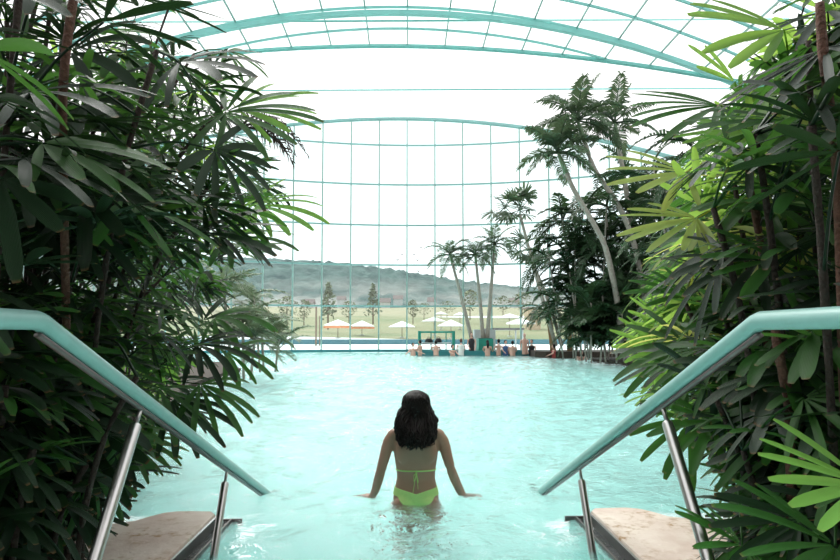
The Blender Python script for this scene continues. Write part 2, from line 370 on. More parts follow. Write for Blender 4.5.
# stone ledges left and right of the steps, with steel drain channel
def ledge(s, nm):
    def arc(cx, cy, r, a0, a1, n=6): return [(cx+r*math.cos(a0+(a1-a0)*i/n), cy+r*math.sin(a0+(a1-a0)*i/n)) for i in range(n+1)]
    pts = [(1.15, -1.2), (1.15, 3.52)] + [(1.19, 3.575), (1.30, 3.585), (1.40, 3.585)] + [(1.47, 3.56), (1.53, 3.49), (1.58, 3.41), (1.68, 3.37), (1.8, 3.36)] + [(4.2, 3.36), (4.2, -1.2)]
    nz = 0
    poly = [(s*x, y) for x, y in pts]
    if s > 0: poly = poly[::-1]
    mb = MB(); n = len(poly)
    top = [(x, y, .055) for x, y in poly]; edge = [(x, y, .03) for x, y in poly]; bot = [(x, y, -.12) for x, y in poly]
    cx = s*2.2; ins = []
    for i, (x, y) in enumerate(poly):
        ax, ay = poly[i-1]; bx, by = poly[(i+1) % n]
        t = Vector((bx-ax, by-ay)).normalized(); nrm = Vector((-t.y, t.x))
        ins.append((x+nrm.x*-.018, y+nrm.y*-.018, .055))
    # keep the rounded shoulder on the side facing the slab's inside
    ctr = Vector((s*2.2, 1.5))
    ins = [(x + (ctr.x-x)/max(.3, (ctr-Vector((x, y))).length)*.02, y + (ctr.y-y)/max(.3, (ctr-Vector((x, y))).length)*.02, .058) for x, y in poly]
    mb.add(bot + edge + ins, [(i, (i+1) % n, n+(i+1) % n, n+i) for i in range(n)] + [(n+i, n+(i+1) % n, 2*n+(i+1) % n, 2*n+i) for i in range(n)] + [tuple(range(2*n, 3*n))])
    o = struct(mb.build('trim_ledge_'+nm, 'stone', smooth=False))
    ch = struct(empty('trim_drain_'+nm, (s*1.08, 2, 0)))
    mb = MB(); mb.box((min(s*1.135, s*1.149), -1, -.05), (max(s*1.135, s*1.149), 3.54, .05)); mb.build('inner_strip', 'steel', ch, smooth=False)
    mb = MB(); mb.box((min(s*1.07, s*1.08), -1, -.08), (max(s*1.07, s*1.08), 3.56, .012)); mb.box((min(s*1.01, s*1.14), 3.56, -.05), (max(s*1.01, s*1.14), 3.572, .008)); mb.build('outer_strip', 'steel_dark', ch, smooth=False)
    mb = MB(); mb.box((min(s*1.081, s*1.134), -1, -.08), (max(s*1.081, s*1.134), 3.559, -.01)); mb.build('drain_slot', 'black', ch, smooth=False)
    mb = MB(); mb.box((min(s*1.66, s*4.2), 3.362, -.15), (max(s*1.66, s*4.2), 3.39, .02)); mb.build('gutter_edge', 'rim', ch, smooth=False)
ledge(-1, 'left'); ledge(1, 'right')
# planting banks
def bank(nm, poly, z):
    mb = MB(); mb.prism(poly, -1.2, z); return struct(mb.build(nm, 'soil', smooth=False))
bank('floor_bank_left', [(-1.75, -1.2), (-1.75, 2.6), (-1.95, 3.0), (-2.5, 3.3), (-2.7, 4.6), (-3.1, 7), (-4.6, 12), (-5.0, 15), (-5.2, 18), (-7, 22), (-14, 30), (-20, 30), (-20, -1.2)][::-1], .09)
bank('floor_bank_right', [(1.75, -1.2), (1.75, 2.6), (1.95, 3.0), (2.5, 3.3), (2.9, 4.6), (4.3, 7), (7.0, 12), (9.8, 18), (8.5, 22.6), (8.2, 24.3), (8.7, 26), (10.5, 27), (12, 30), (18, 30), (18, -1.2)], .09)
bank('floor_island', [(6.9, 29.6), (7.3, 29.0), (9.2, 28.6), (12.5, 29.6), (12.5, 33), (7.2, 32.4)], .28)
# building behind the photographer: back wall and low ceiling over the entrance to the pool
mb = MB(); mb.box((-18, -4.3, -1.2), (18, -4, 9.5)); struct(mb.build('wall_back', 'concrete', smooth=False))
mb = MB(); mb.box((-18, -4, 4.2), (18, -1.2, 4.5)); struct(mb.build('ceiling_entrance', 'concrete', smooth=False))

# ------------------------------------------------------------------ handrails
def handrail(s):
    t = empty('handrail', (s, 2.2, 0))
    tag(t, 'teal handrail with steel posts running down into the water beside the %s stone ledge' % ('left' if s < 0 else 'right'), 'handrail', 'handrails of the pool steps')
    zb = H+.04; sl = .459; yb = 1.556
    q = lambda y, o=0: (s, y, zb - sl*(y-yb) + o)
    path = [(s, -1.2, zb), (s, .6, zb), (s, yb-.012, zb), (s, yb+.012, zb-.012*sl*1.2), q(2.4), q(3.3), q(4.45)]
    mb = MB(); mb.tube(path, .0265, 20, sx=1.0); mb.build('grip_rail', 'rail', t, smooth='auto')
    mb = MB(); mb.tube([q(yb+.0, -.040), q(3, -.040), q(4.40, -.040)], .0085, 8, sx=1.5); mb.build('under_bar', 'steel_dark', t)
    for (y0, dy, dz, ln) in ((2.185, -.31, -.467, 1.6), (3.235, -.226, -.45, .95)):
        a = Vector(q(y0)); d = Vector((0, dy, dz)).normalized()
        mb = MB(); mb.tube([a + d*.10, a + d*.108, a + d*ln], [.017, .0205, .0205], 20); p = mb.build('post', 'steel', t, smooth='auto')
        mb = MB(); mb.tube([a + d*.015, a + d*.12], .008, 10); mb.build('pin', 'steel', p)
handrail(-1); handrail(1)

# ------------------------------------------------------------------ leaves and palms
def fan(mb, hub, fwd, nrm, n, spread, L, W, droop, jitter=.12, fold=.16, rng=RNG):
    """palmate leaf: n blunt straps spread from the hub"""
    hub = np.array(hub, float); fwd = np.array(fwd, float); fwd /= np.linalg.norm(fwd)
    nrm = np.array(nrm, float); nrm -= fwd*nrm.dot(fwd); nrm /= np.linalg.norm(nrm); lat = np.cross(nrm, fwd)
    K = 9; SV = np.linspace(0, 1, K); A = np.array((-1, -.5, 0, .5, 1))
    wid = np.interp(SV, (0, .12, .35, .7, .9, 1), (.16, .45, .92, 1., .82, .42))
    for i in range(n):
        f = (i/(n-1)*2-1) if n > 1 else 0
        ph = f*spread/2 + rng.normal(0, .05)
        l = L*(1 - .22*abs(f)**1.5)*(1+rng.normal(0, jitter*.6)); w = W*(1-.25*abs(f))*(1+rng.normal(0, jitter))/2
        d = fwd*math.cos(ph) + lat*math.sin(ph) + nrm*rng.normal(.02, .06); d /= np.linalg.norm(d)
        up = nrm + lat*rng.normal(0, .12)
        p = hub + d*.012; pts = []; dr = droop*(1+rng.normal(0, .25)); h = l/(K-1); vs = []
        for k in range(K):
            sd = np.cross(up, d); ns = np.linalg.norm(sd); sd = sd/ns if ns > 1e-6 else lat
            nn = np.cross(d, sd)
            ww = w*wid[k]
            fo = fold*(1-.5*SV[k])
            for a in A: vs.append(p + sd*a*ww + nn*(abs(a)*ww*fo*2 - (.5 if abs(a) == .5 else 0)*ww*fo*.4))
            p = p + d*h
            if k == K-2: pass
            d = d + np.array((0, 0, -1))*dr*h*(0.35+1.3*SV[k]); d /= np.linalg.norm(d); up = nn
        fs = []
        for k in range(K-1):
            for a in range(4): fs.append((k*5+a, k*5+a+1, (k+1)*5+a+1, (k+1)*5+a))
        mb.add(vs, fs, np.tile(A, K), np.repeat(SV, 5))
def limitL(y): return np.interp(y, (-80,0,30,60,82,100,128,155,180,212,236,255,275,300,330,350,380,410,440,470,490,520,560,640),
                                   (225,228,236,250,280,285,290,285,280,300,295,280,262,262,268,268,262,250,216,190,150,128,112,90))
def limitR(y): return np.interp(y, (-80,0,25,50,70,90,120,150,165,190,215,240,262,290,320,345,380,400,425,450,480,510,560,640),
                                   (765,758,742,742,745,725,700,690,668,668,665,650,645,636,622,612,616,622,660,684,692,694,690,690))
class Palm:
    def __init__(s, side, x, y, label, group, ncane, hts, over=.5, spreadr=.28, lean=.25, base=.09):
        s.side = side; s.root = empty('lady_palm', (x, y, base)); tag(s.root, label, 'palm', group); s.canes = []; s.count = 0
        for i in range(ncane):
            a = 2*PI*i/ncane + random.uniform(-.6, .6); r = spreadr*random.uniform(.3, 1)
            b = Vector((x + r*math.cos(a), y + r*math.sin(a), base - .03)); hh = hts[i % len(hts)]*random.uniform(.92, 1.05)
            tilt = Vector(((math.cos(a)*lean*random.uniform(.2, 1) - side*over*random.uniform(.1, 1)*min(1, hh/2.2))/hh, math.sin(a)*lean*random.uniform(.2, 1)/hh, 1))
            pts = catmull([b, b + Vector((tilt.x*.25, tilt.y*.25, 1))*hh*.4, b + Vector((tilt.x*.6, tilt.y*.6, 1))*hh*.75, b + Vector((tilt.x, tilt.y, 1))*hh], 4)
            lim = limitL if side < 0 else limitR
            while len(pts) > 5:                                        # a cane ends inside its own leaves
                q = proj([pts[-1]])[0]
                if (q[0] > lim(q[1]) - 45) if side < 0 else (q[0] < lim(q[1]) + 45): pts.pop()
                else: break
            mb = MB(); mb.tube(pts, [.0115*random.uniform(.85, 1.15) for _ in pts], 8); mb.build('cane', 'cane_dark', s.root)
            s.canes.append(pts)
    def frond(s, hub, fwd, nrm, n, spread, L, W, droop, mat, base=None, check=True):
        mb = MB(); fan(mb, hub, fwd, nrm, n, spread, L, W, droop)
        if check:
            v = np.array(mb.v); q = proj(v)
            if (v[:, 1] < .45).any(): return False
            if s.side < 0:
                if (q[:, 0] > limitL(q[:, 1])+4).any(): return False
            else:
                if (q[:, 0] < limitR(q[:, 1])-4).any(): return False
            ax = np.abs(v[:, 0])
            if ((ax < 1.10) & (v[:, 2] < 1.36) & (v[:, 1] < 4.4)).any(): return False
            if (v[:, 2] < .0).any(): return False
            if (np.linalg.norm(v - CP, axis=1) < .85).any(): return False
            inside = (q[:, 0] > -60) & (q[:, 0] < 900) & (q[:, 1] > -60) & (q[:, 1] < 620)
            if not inside.any(): return False
        if base is not None:
            b = Vector(base); h = Vector(hub); f = Vector(fwd).normalized(); ln = (h-b).length
            c = catmull([b, b.lerp(h, .5) + Vector((0, 0, .10*ln)), h], 4)
            mb.tube(c, list(np.linspace(.006, .0035, len(c))), 5)
        mb.build('frond', mat, s.root, origin=hub, attrs=True); s.count += 1
        return True
    def fill(s, target, mats, zlo, zhi, bias, cap, sc=1., tries=6000, azr=1.5, droop=(.8, 3.2)):
        n = 0; lim = limitL if s.side < 0 else limitR
        for _ in range(tries):
            if s.count >= target: break
            c = random.choice(s.canes); zt = random.uniform(zlo, zhi)
            k = min(range(len(c)), key=lambda i: abs(c[i].z - zt)); b = c[k]
            az = bias + random.gauss(0, azr); e = random.uniform(-.05, 1.0); pl = random.uniform(.18, .55)*sc
            hz = Vector((math.cos(az), math.sin(az), 0))
            hub = b + hz*pl*math.cos(e) + Vector((0, 0, pl*math.sin(e)*.8))
            el = random.uniform(-.75, .35); fwd = hz*math.cos(el) + Vector((0, 0, math.sin(el)))
            L = random.uniform(.27, .42)*sc
            if hub.y < .5: continue
            q = proj([hub, hub + fwd*L*.8 - Vector((0, 0, .05))])
            if not (-50 < q[0][0] < 890 and -60 < q[0][1] < 610): continue
            if any(((p[0] > lim(p[1])) if s.side < 0 else (p[0] < lim(p[1]))) for p in q): continue
            cell = (int(q[0][0]//28), int(q[0][1]//28))
            if COVER.get(cell, 0) >= cap: continue
            nrm = Vector((random.gauss(0, .35), random.gauss(0, .35) - .25, 1))
            if s.frond(hub, fwd, nrm, random.choice((5, 6, 7, 7, 8, 9)), random.uniform(2.2, 3.7), L, random.uniform(.032, .052)*sc,
                       random.uniform(*droop), random.choice(mats), b): n += 1; COVER[cell] = COVER.get(cell, 0) + 1
        return n
COVER = {}
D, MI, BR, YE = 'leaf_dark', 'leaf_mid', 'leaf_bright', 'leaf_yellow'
GL = 'lady palms of the left bank'; GR = 'lady palms of the right bank'
lefts = [  # x, y, label, canes, heights, mats, z range, lean over the water
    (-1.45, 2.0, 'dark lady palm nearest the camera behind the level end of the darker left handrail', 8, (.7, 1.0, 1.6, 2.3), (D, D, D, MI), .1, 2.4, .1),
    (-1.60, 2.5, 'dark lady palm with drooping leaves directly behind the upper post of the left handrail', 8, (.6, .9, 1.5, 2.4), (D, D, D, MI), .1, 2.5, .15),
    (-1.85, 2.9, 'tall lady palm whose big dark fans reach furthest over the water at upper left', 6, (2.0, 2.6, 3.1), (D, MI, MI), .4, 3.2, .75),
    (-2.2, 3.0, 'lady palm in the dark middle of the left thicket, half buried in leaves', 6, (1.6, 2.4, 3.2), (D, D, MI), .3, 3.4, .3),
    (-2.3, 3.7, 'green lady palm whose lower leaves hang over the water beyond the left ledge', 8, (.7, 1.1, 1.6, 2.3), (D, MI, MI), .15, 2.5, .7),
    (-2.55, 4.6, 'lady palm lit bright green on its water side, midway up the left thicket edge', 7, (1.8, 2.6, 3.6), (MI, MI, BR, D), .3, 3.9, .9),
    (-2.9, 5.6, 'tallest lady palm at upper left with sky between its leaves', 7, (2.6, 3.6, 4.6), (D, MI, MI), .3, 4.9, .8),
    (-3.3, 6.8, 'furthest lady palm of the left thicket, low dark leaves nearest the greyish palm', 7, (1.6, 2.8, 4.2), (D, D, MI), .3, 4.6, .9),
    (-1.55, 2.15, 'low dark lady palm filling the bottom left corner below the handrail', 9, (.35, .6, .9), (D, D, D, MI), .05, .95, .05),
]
palmsL = []
for (x, y, lab, nc, hts, mats, z0, z1, ov) in lefts:
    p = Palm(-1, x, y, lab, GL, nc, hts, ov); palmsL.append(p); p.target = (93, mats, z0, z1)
# large fans the photo shows one by one
def hero(p, hx, hy, Y, fw, nr, n, spread, L, W, droop, mat, back=(0, 0, 0)):
    h = P(hx, hy, Y); c = min((q for cc in p.canes for q in cc), key=lambda q: (q-h).length)
    p.frond(h, fw, nr, n, spread, L, W, droop, mat, c, check=False)
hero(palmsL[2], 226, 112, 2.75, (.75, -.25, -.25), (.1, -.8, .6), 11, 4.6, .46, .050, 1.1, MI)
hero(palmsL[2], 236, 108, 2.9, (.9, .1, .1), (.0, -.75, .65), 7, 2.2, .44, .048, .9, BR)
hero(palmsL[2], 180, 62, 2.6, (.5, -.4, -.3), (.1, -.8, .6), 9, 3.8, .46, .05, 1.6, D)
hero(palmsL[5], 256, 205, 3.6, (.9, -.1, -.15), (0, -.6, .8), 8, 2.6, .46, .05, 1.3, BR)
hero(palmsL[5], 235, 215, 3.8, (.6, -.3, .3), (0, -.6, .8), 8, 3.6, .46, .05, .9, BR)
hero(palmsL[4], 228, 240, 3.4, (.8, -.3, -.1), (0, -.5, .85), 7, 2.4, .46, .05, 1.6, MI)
hero(palmsL[1], 80, 430, 2.4, (-.05, -.3, -.85), (0, -.9, .4), 7, 2.5, .46, .058, 1.0, D)
hero(palmsL[0], 86, 196, 1.95, (.25, -.45, -.6), (.1, -.75, .6), 7, 3.4, .30, .048, 1.5, D)
hero(palmsL[0], 2, 178, 1.6, (.1, -.3, -.8), (.2, -.8, .5), 6, 2.6, .30, .05, 1.0, D)
hero(palmsL[1], 30, 92, 1.8, (.8, -.3, -.1), (.0, -.6, .8), 7, 2.8, .40, .05, 1.7, D)
hero(palmsL[4], 200, 384, 3.3, (.6, -.15, -.35), (.1, -.5, .8), 8, 2.4, .42, .046, 2.6, MI)
hero(palmsL[4], 172, 400, 3.2, (.55, -.25, -.35), (.1, -.5, .8), 8, 2.6, .42, .046, 2.8, D)
hero(palmsL[4], 196, 345, 3.5, (.75, -.2, -.1), (.1, -.5, .8), 8, 2.4, .42, .046, 2.6, D)
hero(palmsL[5], 214, 318, 3.9, (.75, -.2, 0), (.1, -.5, .8), 9, 2.6, .44, .046, 2.4, MI)
hero(palmsL[5], 226, 352, 3.9, (.65, -.1, -.1), (.1, -.5, .8), 8, 2.3, .40, .046, 2.8, MI)
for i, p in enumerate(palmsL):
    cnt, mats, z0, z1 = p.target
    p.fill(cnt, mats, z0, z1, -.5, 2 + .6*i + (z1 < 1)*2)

rights = [
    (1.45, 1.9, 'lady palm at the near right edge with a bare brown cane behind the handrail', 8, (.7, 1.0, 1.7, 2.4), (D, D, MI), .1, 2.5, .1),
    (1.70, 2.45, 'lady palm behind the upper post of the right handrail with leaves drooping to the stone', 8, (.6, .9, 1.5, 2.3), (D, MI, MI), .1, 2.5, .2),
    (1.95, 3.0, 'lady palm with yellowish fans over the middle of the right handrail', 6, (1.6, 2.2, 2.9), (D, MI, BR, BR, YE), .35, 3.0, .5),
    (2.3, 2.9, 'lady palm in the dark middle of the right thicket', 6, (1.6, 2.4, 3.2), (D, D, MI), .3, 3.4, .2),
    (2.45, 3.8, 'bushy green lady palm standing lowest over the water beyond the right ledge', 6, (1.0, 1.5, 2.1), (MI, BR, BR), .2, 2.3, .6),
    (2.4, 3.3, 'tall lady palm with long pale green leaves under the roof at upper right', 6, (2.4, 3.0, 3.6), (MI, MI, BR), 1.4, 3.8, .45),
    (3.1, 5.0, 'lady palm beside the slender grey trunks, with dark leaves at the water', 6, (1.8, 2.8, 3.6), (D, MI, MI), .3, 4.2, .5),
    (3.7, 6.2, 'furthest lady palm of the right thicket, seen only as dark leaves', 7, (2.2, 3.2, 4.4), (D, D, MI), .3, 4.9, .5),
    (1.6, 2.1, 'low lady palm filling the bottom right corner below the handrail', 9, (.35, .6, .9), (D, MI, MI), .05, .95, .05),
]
palmsR = []
for (x, y, lab, nc, hts, mats, z0, z1, ov) in rights:
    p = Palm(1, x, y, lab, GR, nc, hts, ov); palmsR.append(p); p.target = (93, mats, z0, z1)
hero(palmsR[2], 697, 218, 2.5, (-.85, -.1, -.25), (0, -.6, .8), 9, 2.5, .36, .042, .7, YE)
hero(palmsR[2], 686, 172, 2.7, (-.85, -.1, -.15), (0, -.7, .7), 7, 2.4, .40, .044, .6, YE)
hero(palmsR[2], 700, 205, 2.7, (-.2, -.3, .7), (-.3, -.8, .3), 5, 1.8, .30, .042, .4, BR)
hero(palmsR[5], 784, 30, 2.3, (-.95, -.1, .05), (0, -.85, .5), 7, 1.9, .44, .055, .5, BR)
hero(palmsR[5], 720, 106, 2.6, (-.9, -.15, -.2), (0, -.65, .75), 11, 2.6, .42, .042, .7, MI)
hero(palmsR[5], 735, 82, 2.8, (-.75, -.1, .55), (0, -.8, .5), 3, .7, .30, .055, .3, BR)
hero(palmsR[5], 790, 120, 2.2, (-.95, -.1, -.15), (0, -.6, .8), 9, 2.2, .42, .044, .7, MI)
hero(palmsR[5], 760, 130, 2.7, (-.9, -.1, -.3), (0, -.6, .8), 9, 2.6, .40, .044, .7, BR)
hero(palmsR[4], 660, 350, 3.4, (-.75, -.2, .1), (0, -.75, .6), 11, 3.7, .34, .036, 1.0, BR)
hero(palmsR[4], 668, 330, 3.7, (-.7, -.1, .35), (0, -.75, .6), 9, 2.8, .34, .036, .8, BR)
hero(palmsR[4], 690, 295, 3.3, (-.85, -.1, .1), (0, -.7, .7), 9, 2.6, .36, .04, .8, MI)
hero(palmsR[1], 712, 420, 2.4, (-.5, -.3, -.35), (0, -.7, .7), 8, 3.2, .32, .04, 1.6, MI)
hero(palmsR[1], 690, 420, 2.9, (-.3, -.3, -.5), (0, -.7, .7), 8, 3.0, .34, .04, 1.4, MI)
hero(palmsR[3], 760, 260, 2.2, (-.7, -.3, -.3), (0, -.6, .8), 8, 2.7, .38, .042, 1.4, D)
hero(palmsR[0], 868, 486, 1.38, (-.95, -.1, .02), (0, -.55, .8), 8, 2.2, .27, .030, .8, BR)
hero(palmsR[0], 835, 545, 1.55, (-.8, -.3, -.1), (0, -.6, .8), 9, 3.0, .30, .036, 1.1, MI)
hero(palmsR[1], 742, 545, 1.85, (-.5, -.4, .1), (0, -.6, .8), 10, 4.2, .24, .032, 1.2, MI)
hero(palmsR[0], 800, 520, 1.7, (-.3, -.4, -.5), (0, -.7, .7), 8, 3.2, .30, .036, 1.2, D)
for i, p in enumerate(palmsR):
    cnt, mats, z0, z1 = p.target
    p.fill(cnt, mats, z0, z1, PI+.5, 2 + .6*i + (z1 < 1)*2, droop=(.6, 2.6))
# the bare brown canes of the right thicket
for (a, b, Y, p) in (((824, 60), (842, 300), 1.75, palmsR[0]), ((752, 190), (768, 345), 2.3, palmsR[3]), ((778, 350), (790, 450), 1.9, palmsR[1])):
    A, B = P(*a, Y), P(*b, Y-.05); d = (B-A)
    mb = MB(); mb.tube(catmull([A - d*.25, A, A.lerp(B, .5)+Vector((.015, 0, 0)), B, B + Vector((d.x*.4, 0, -(B.z-.1)))], 5), [.0155*random.uniform(.85, 1.15) for _ in range(21)], 9); mb.build('cane', 'cane', p.root)
A, B = P(78, -30, 1.9), P(64, 75, 1.9)
mb = MB(); mb.tube(catmull([A, B, B + Vector((-.06, .12, -.4)), Vector((B.x-.5, 2.9, .08))], 5), .0145, 9); mb.build('cane', 'cane', palmsL[1].root)

# ------------------------------------------------------------------ feather palms
def feather(mb, base, az, el, L, droop, leafL, npair=22, hang=.5, wid=.03, vee=.3, rng=random):
    d = Vector((math.cos(az)*math.cos(el), math.sin(az)*math.cos(el), math.sin(el))); p = Vector(base); pts = [p.copy()]; ds = [d.copy()]
    K = 14; h = L/K
    for k in range(K):
        p = p + d*h; d = (d + Vector((0, 0, -1))*droop*h).normalized(); pts.append(p.copy()); ds.append(d.copy())
    mb.tube(pts, list(np.linspace(wid*.55, wid*.12, K+1)), 4)
    for i in range(npair):
        t = .16 + .84*(i+.5)/npair; f = t*K; k = min(int(f), K-1); q = pts[k].lerp(pts[k+1], f-k); dd = ds[k]
        sd = dd.cross(Vector((0, 0, 1)))
        sd = sd.normalized() if sd.length > 1e-4 else Vector((1, 0, 0))
        up = sd.cross(dd).normalized()
        ll = leafL*math.sin(PI*min(1, .18+.82*t)**.8)**.6*rng.uniform(.85, 1.1) if t < .97 else leafL*.4
        for s in (-1, 1):
            o = (sd*s*1.0 + dd*(.45+.7*t) + up*vee*rng.uniform(.4, 1.3)).normalized()
            a = q; m1 = q + o*ll*.5; o2 = (o + Vector((0, 0, -hang*rng.uniform(.7, 1.4)))).normalized(); e = m1 + o2*ll*.5
            wv = dd*wid*rng.uniform(.8, 1.2) + up*wid*rng.uniform(-.4, .4)
            mb.add([a-wv*.3, a+wv*.3, m1+wv*.5, m1-wv*.5, e], [(0, 1, 2, 3), (3, 2, 4)])
def feather_palm(name, base, trunk_pts, label, cat='palm', group=None, r=(.12, .08), nfr=11, L=1.8, leafL=.45, mat='feather', shaft=.6, tmat='trunk', droop=(.5, .9), el=(-.2, 1.25), npair=22, hang=.5, wid=.05):
    t = empty(name, base); tag(t, label, cat, group)
    pts = catmull(trunk_pts, 6); mb = MB(); mb.tube(pts, list(np.linspace(r[0], r[1], len(pts))), 10); mb.build('trunk', tmat, t)
    top = pts[-1]; d = (pts[-1]-pts[-3]).normalized()
    if shaft:
        mb = MB(); mb.tube([top - d*.05, top + d*shaft*.5, top + d*shaft], [r[1]*1.15, r[1]*1.1, r[1]*.5], 10); mb.build('crownshaft', 'crownshaft', t)
    tip = top + d*shaft
    for i in range(nfr):
        az = i*2.4 + random.uniform(-.3, .3); f = (i+.5)/nfr
        e = el[1] + (el[0]-el[1])*f + random.uniform(-.12, .12)
        mb = MB(); feather(mb, tip - d*.1*f, az, e, L*random.uniform(.85, 1.1), random.uniform(*droop), leafL, npair, hang, wid); mb.build('frond', mat, t, origin=tip, attrs=False)
    return t
# three coconut palms in the green planter at the pool bar
YC = 33.0
for (pts, lab) in ((((472, 340), (462, 300), (452, 262)), 'leftmost of three slender palms leaning out of the pool bar planter'),
                   (((483, 340), (480, 300), (476, 262)), 'middle one of three slender palms growing from the pool bar planter'),
                   (((487, 340), (491, 290), (494, 252)), 'rightmost and tallest of three slender palms growing from the pool bar planter')):
    q = [P(x, y, YC) for x, y in pts]
    feather_palm('slender_palm', q[0], q, lab, group='slender palms at the pool bar', r=(.13, .075), nfr=15, L=1.75, leafL=.5, mat='feather', shaft=.5, droop=(.6, 1.1), el=(-.35, 1.2), npair=18, wid=.075)
# tall curved palms before the glass front
YT = 22.0
for (pts, lab, nf, L, Y) in ((((646, 352), (643, 296), (634, 244), (618, 205), (595, 170), (584, 140)), 'tallest palm with a curved pale trunk and feathery crown under the tie rod', 16, 2.6, 22.),
                          (((622, 352), (619, 311), (607, 253), (596, 228), (574, 190), (566, 172)), 'curved palm with a lower crown left of the tallest palm, trunk bent midway', 15, 2.4, 21.5),
                          (((650, 352), (640, 270), (626, 190), (621, 160), (618, 142)), 'straighter palm right of the tallest palm, crown half hidden by it', 14, 2.4, 23.)):
    q = [P(x, y, Y) for x, y in pts]
    feather_palm('tall_palm', q[0], q, lab, group='tall curved palms', r=(.12, .085), nfr=nf-1, L=L*.82, leafL=.72, mat='feather', shaft=.9, droop=(.4, .75), el=(-.3, 1.3), npair=26, wid=.08, hang=.9)
# fan palms beside them
def small_fan_palm(base, pts, heads, label):
    t = empty('fan_palm', base); tag(t, label, 'palm', 'fan palms before the glass front')
    c = catmull(pts, 5); mb = MB(); mb.tube(c, list(np.linspace(.11, .075, len(c))), 9); mb.build('trunk', 'trunk', t)
    for (h, n) in heads:
        for i in range(n):
            az = i*2.4; e = random.uniform(-.7, 1.2); d = Vector((math.cos(az)*math.cos(e), math.sin(az)*math.cos(e), math.sin(e))); hub = h + d*.75
            mb = MB(); mb.tube([h, hub], .02, 4); fan(mb, hub, d, (random.gauss(0, .3), random.gauss(0, .3)-.4, 1), 14, 3.8, .72, .10, .8); mb.build('frond', 'feather', t, origin=hub, attrs=True)
Yf = 29.5
small_fan_palm(P(556, 346, Yf), [P(556, 346, Yf), P(540, 290, Yf), P(528, 245, Yf), P(520, 215, Yf)], [(P(519, 210, Yf), 16), (P(505, 207, Yf), 8)], 'fan palm with brown trunk and ragged round leaves right of the slender palms')
small_fan_palm(P(562, 346, Yf+.8), [P(562, 346, Yf+.8), P(548, 300, Yf+.8), P(532, 262, Yf+.8)], [(P(529, 250, Yf+.8), 14)], 'smaller fan palm with leaning trunk between the slender palms and the dense palm thicket')
# dense clumping palms
def clump(base, hts, nfr, label, mat, L, group='dense clumping palms on the far right bank', spread=.6, leafL=.58, wid=.10):
    t = empty('clumping_palm', base); tag(t, label, 'palm', group)
    for i, hh in enumerate(hts):
        a = 2*PI*i/len(hts) + random.uniform(-.4, .4); b = Vector(base) + Vector((math.cos(a), math.sin(a), 0))*spread*random.uniform(.2, 1)
        e = b + Vector((math.cos(a)*.25*hh*.5, math.sin(a)*.25*hh*.5, hh)); pts = catmull([b, b.lerp(e, .5)+Vector((0, 0, .1)), e], 4)
        mb = MB(); mb.tube(pts, .035, 7); mb.build('stem', 'trunk', t)
        for k in range(nfr):
            az = k*2.4 + random.uniform(-.4, .4); el_ = random.uniform(-.1, 1.25); z = random.uniform(.45, 1)
            p0 = pts[min(len(pts)-1, int(z*len(pts)))]
            mb = MB(); feather(mb, p0, az, el_, L*random.uniform(.8, 1.15), random.uniform(.5, 1.1), leafL, 18, .6, wid); mb.build('frond', mat, t, origin=p0)
cl = [((575, 352), 25, (2.2, 3.2, 4.2, 5.2), 'dense dark palm at the left end of the far thicket by the pool bar', 'feather_deep'),
      ((596, 356), 24, (2.5, 3.8, 5.0, 6.0), 'dense dark palm directly left of the bent pale trunk, tall and full', 'feather_deep'),
      ((612, 358), 26, (2.8, 4.2, 5.6, 6.6), 'dense dark palm behind the two bent pale trunks', 'feather_deep'),
      ((632, 358), 24, (2.4, 3.8, 5.0, 6.2), 'dense dark palm right of the bent pale trunks, half hidden by yellow leaves', 'feather_deep'),
      ((656, 358), 23, (2.6, 4.2, 5.6, 6.6), 'dense dark palm furthest right in the far thicket, behind the lady palms', 'feather_deep'),
      ((590, 356), 22.6, (1.2, 1.8, 2.4), 'low dark palm at the water line in front of the far thicket', 'feather_deep'),
      ((615, 358), 22.2, (1.3, 2.0, 2.8), 'low palm at the water line under the far thicket, beside the grey stems', 'feather_deep'),
      ((690, 355), 19, (2.6, 4.0, 5.2, 6.0), 'dense palm glimpsed between the right lady palms and the grey trunks', 'feather_deep')]
for ((x, y), Y, hts, lab, mat) in cl:
    b = P(x, 335, Y); b.z = .05
    clump(b, [h*1.22 for h in hts] if len(hts) > 3 else hts, 17 if len(hts) > 3 else 16, lab, mat, 2.2 if len(hts) > 3 else 1.3)
b = P(553, 335, 29.8); b.z = .26
feather_palm('stout_palm', b, [b, P(550, 325, 29.8), P(546, 312, 29.8)], 'short stout palm with orange-brown trunk at the right end of the pool bar', r=(.16, .13), nfr=15, L=1.6, leafL=.5, mat='feather', shaft=0, tmat='trunk_brown', droop=(.9, 1.3), el=(-.1, 1.0), npair=16, wid=.08)
b = P(570, 335, 29.8); b.z = .26
feather_palm('stout_palm', b, [b, P(571, 325, 29.8), P(573, 312, 29.8)], 'short stout palm with orange-brown trunk against the far thicket', r=(.17, .14), nfr=13, L=1.5, leafL=.5, mat='feather_deep', shaft=0, tmat='trunk_brown', droop=(.9, 1.3), el=(-.1, 1.0), npair=16, wid=.08)
# left shore palms seen behind the lady palms
for (x, Y, hts, lab) in ((270, 17, (1.1, 1.7, 2.3), 'greyish drooping palm beyond the left thicket, before the outdoor lawn'), (246, 14, (1.2, 1.9, 2.5), 'greyish palm behind the left lady palms, mostly hidden by them')):
    b = P(x, 335, Y); b.z = .05
    clump(b, hts, 14, lab, 'feather_pale', 1.15, group='greyish palms of the left shore', spread=.4, leafL=.34, wid=.045)
# withered leaves hanging from the tall left lady palm
top = P(240, 128, 4.4)
for az, e, L in ((.1, .5, .62), (-.3, .3, .6), (.5, .25, .52), (-.6, .55, .5), (-.1, .1, .45)):
    mb = MB(); feather(mb, top, az, e, L, 3.2, .22, 14, 1.8, .02); mb.build('withered_frond', 'dead_leaf', palmsL[6].root, origin=top)

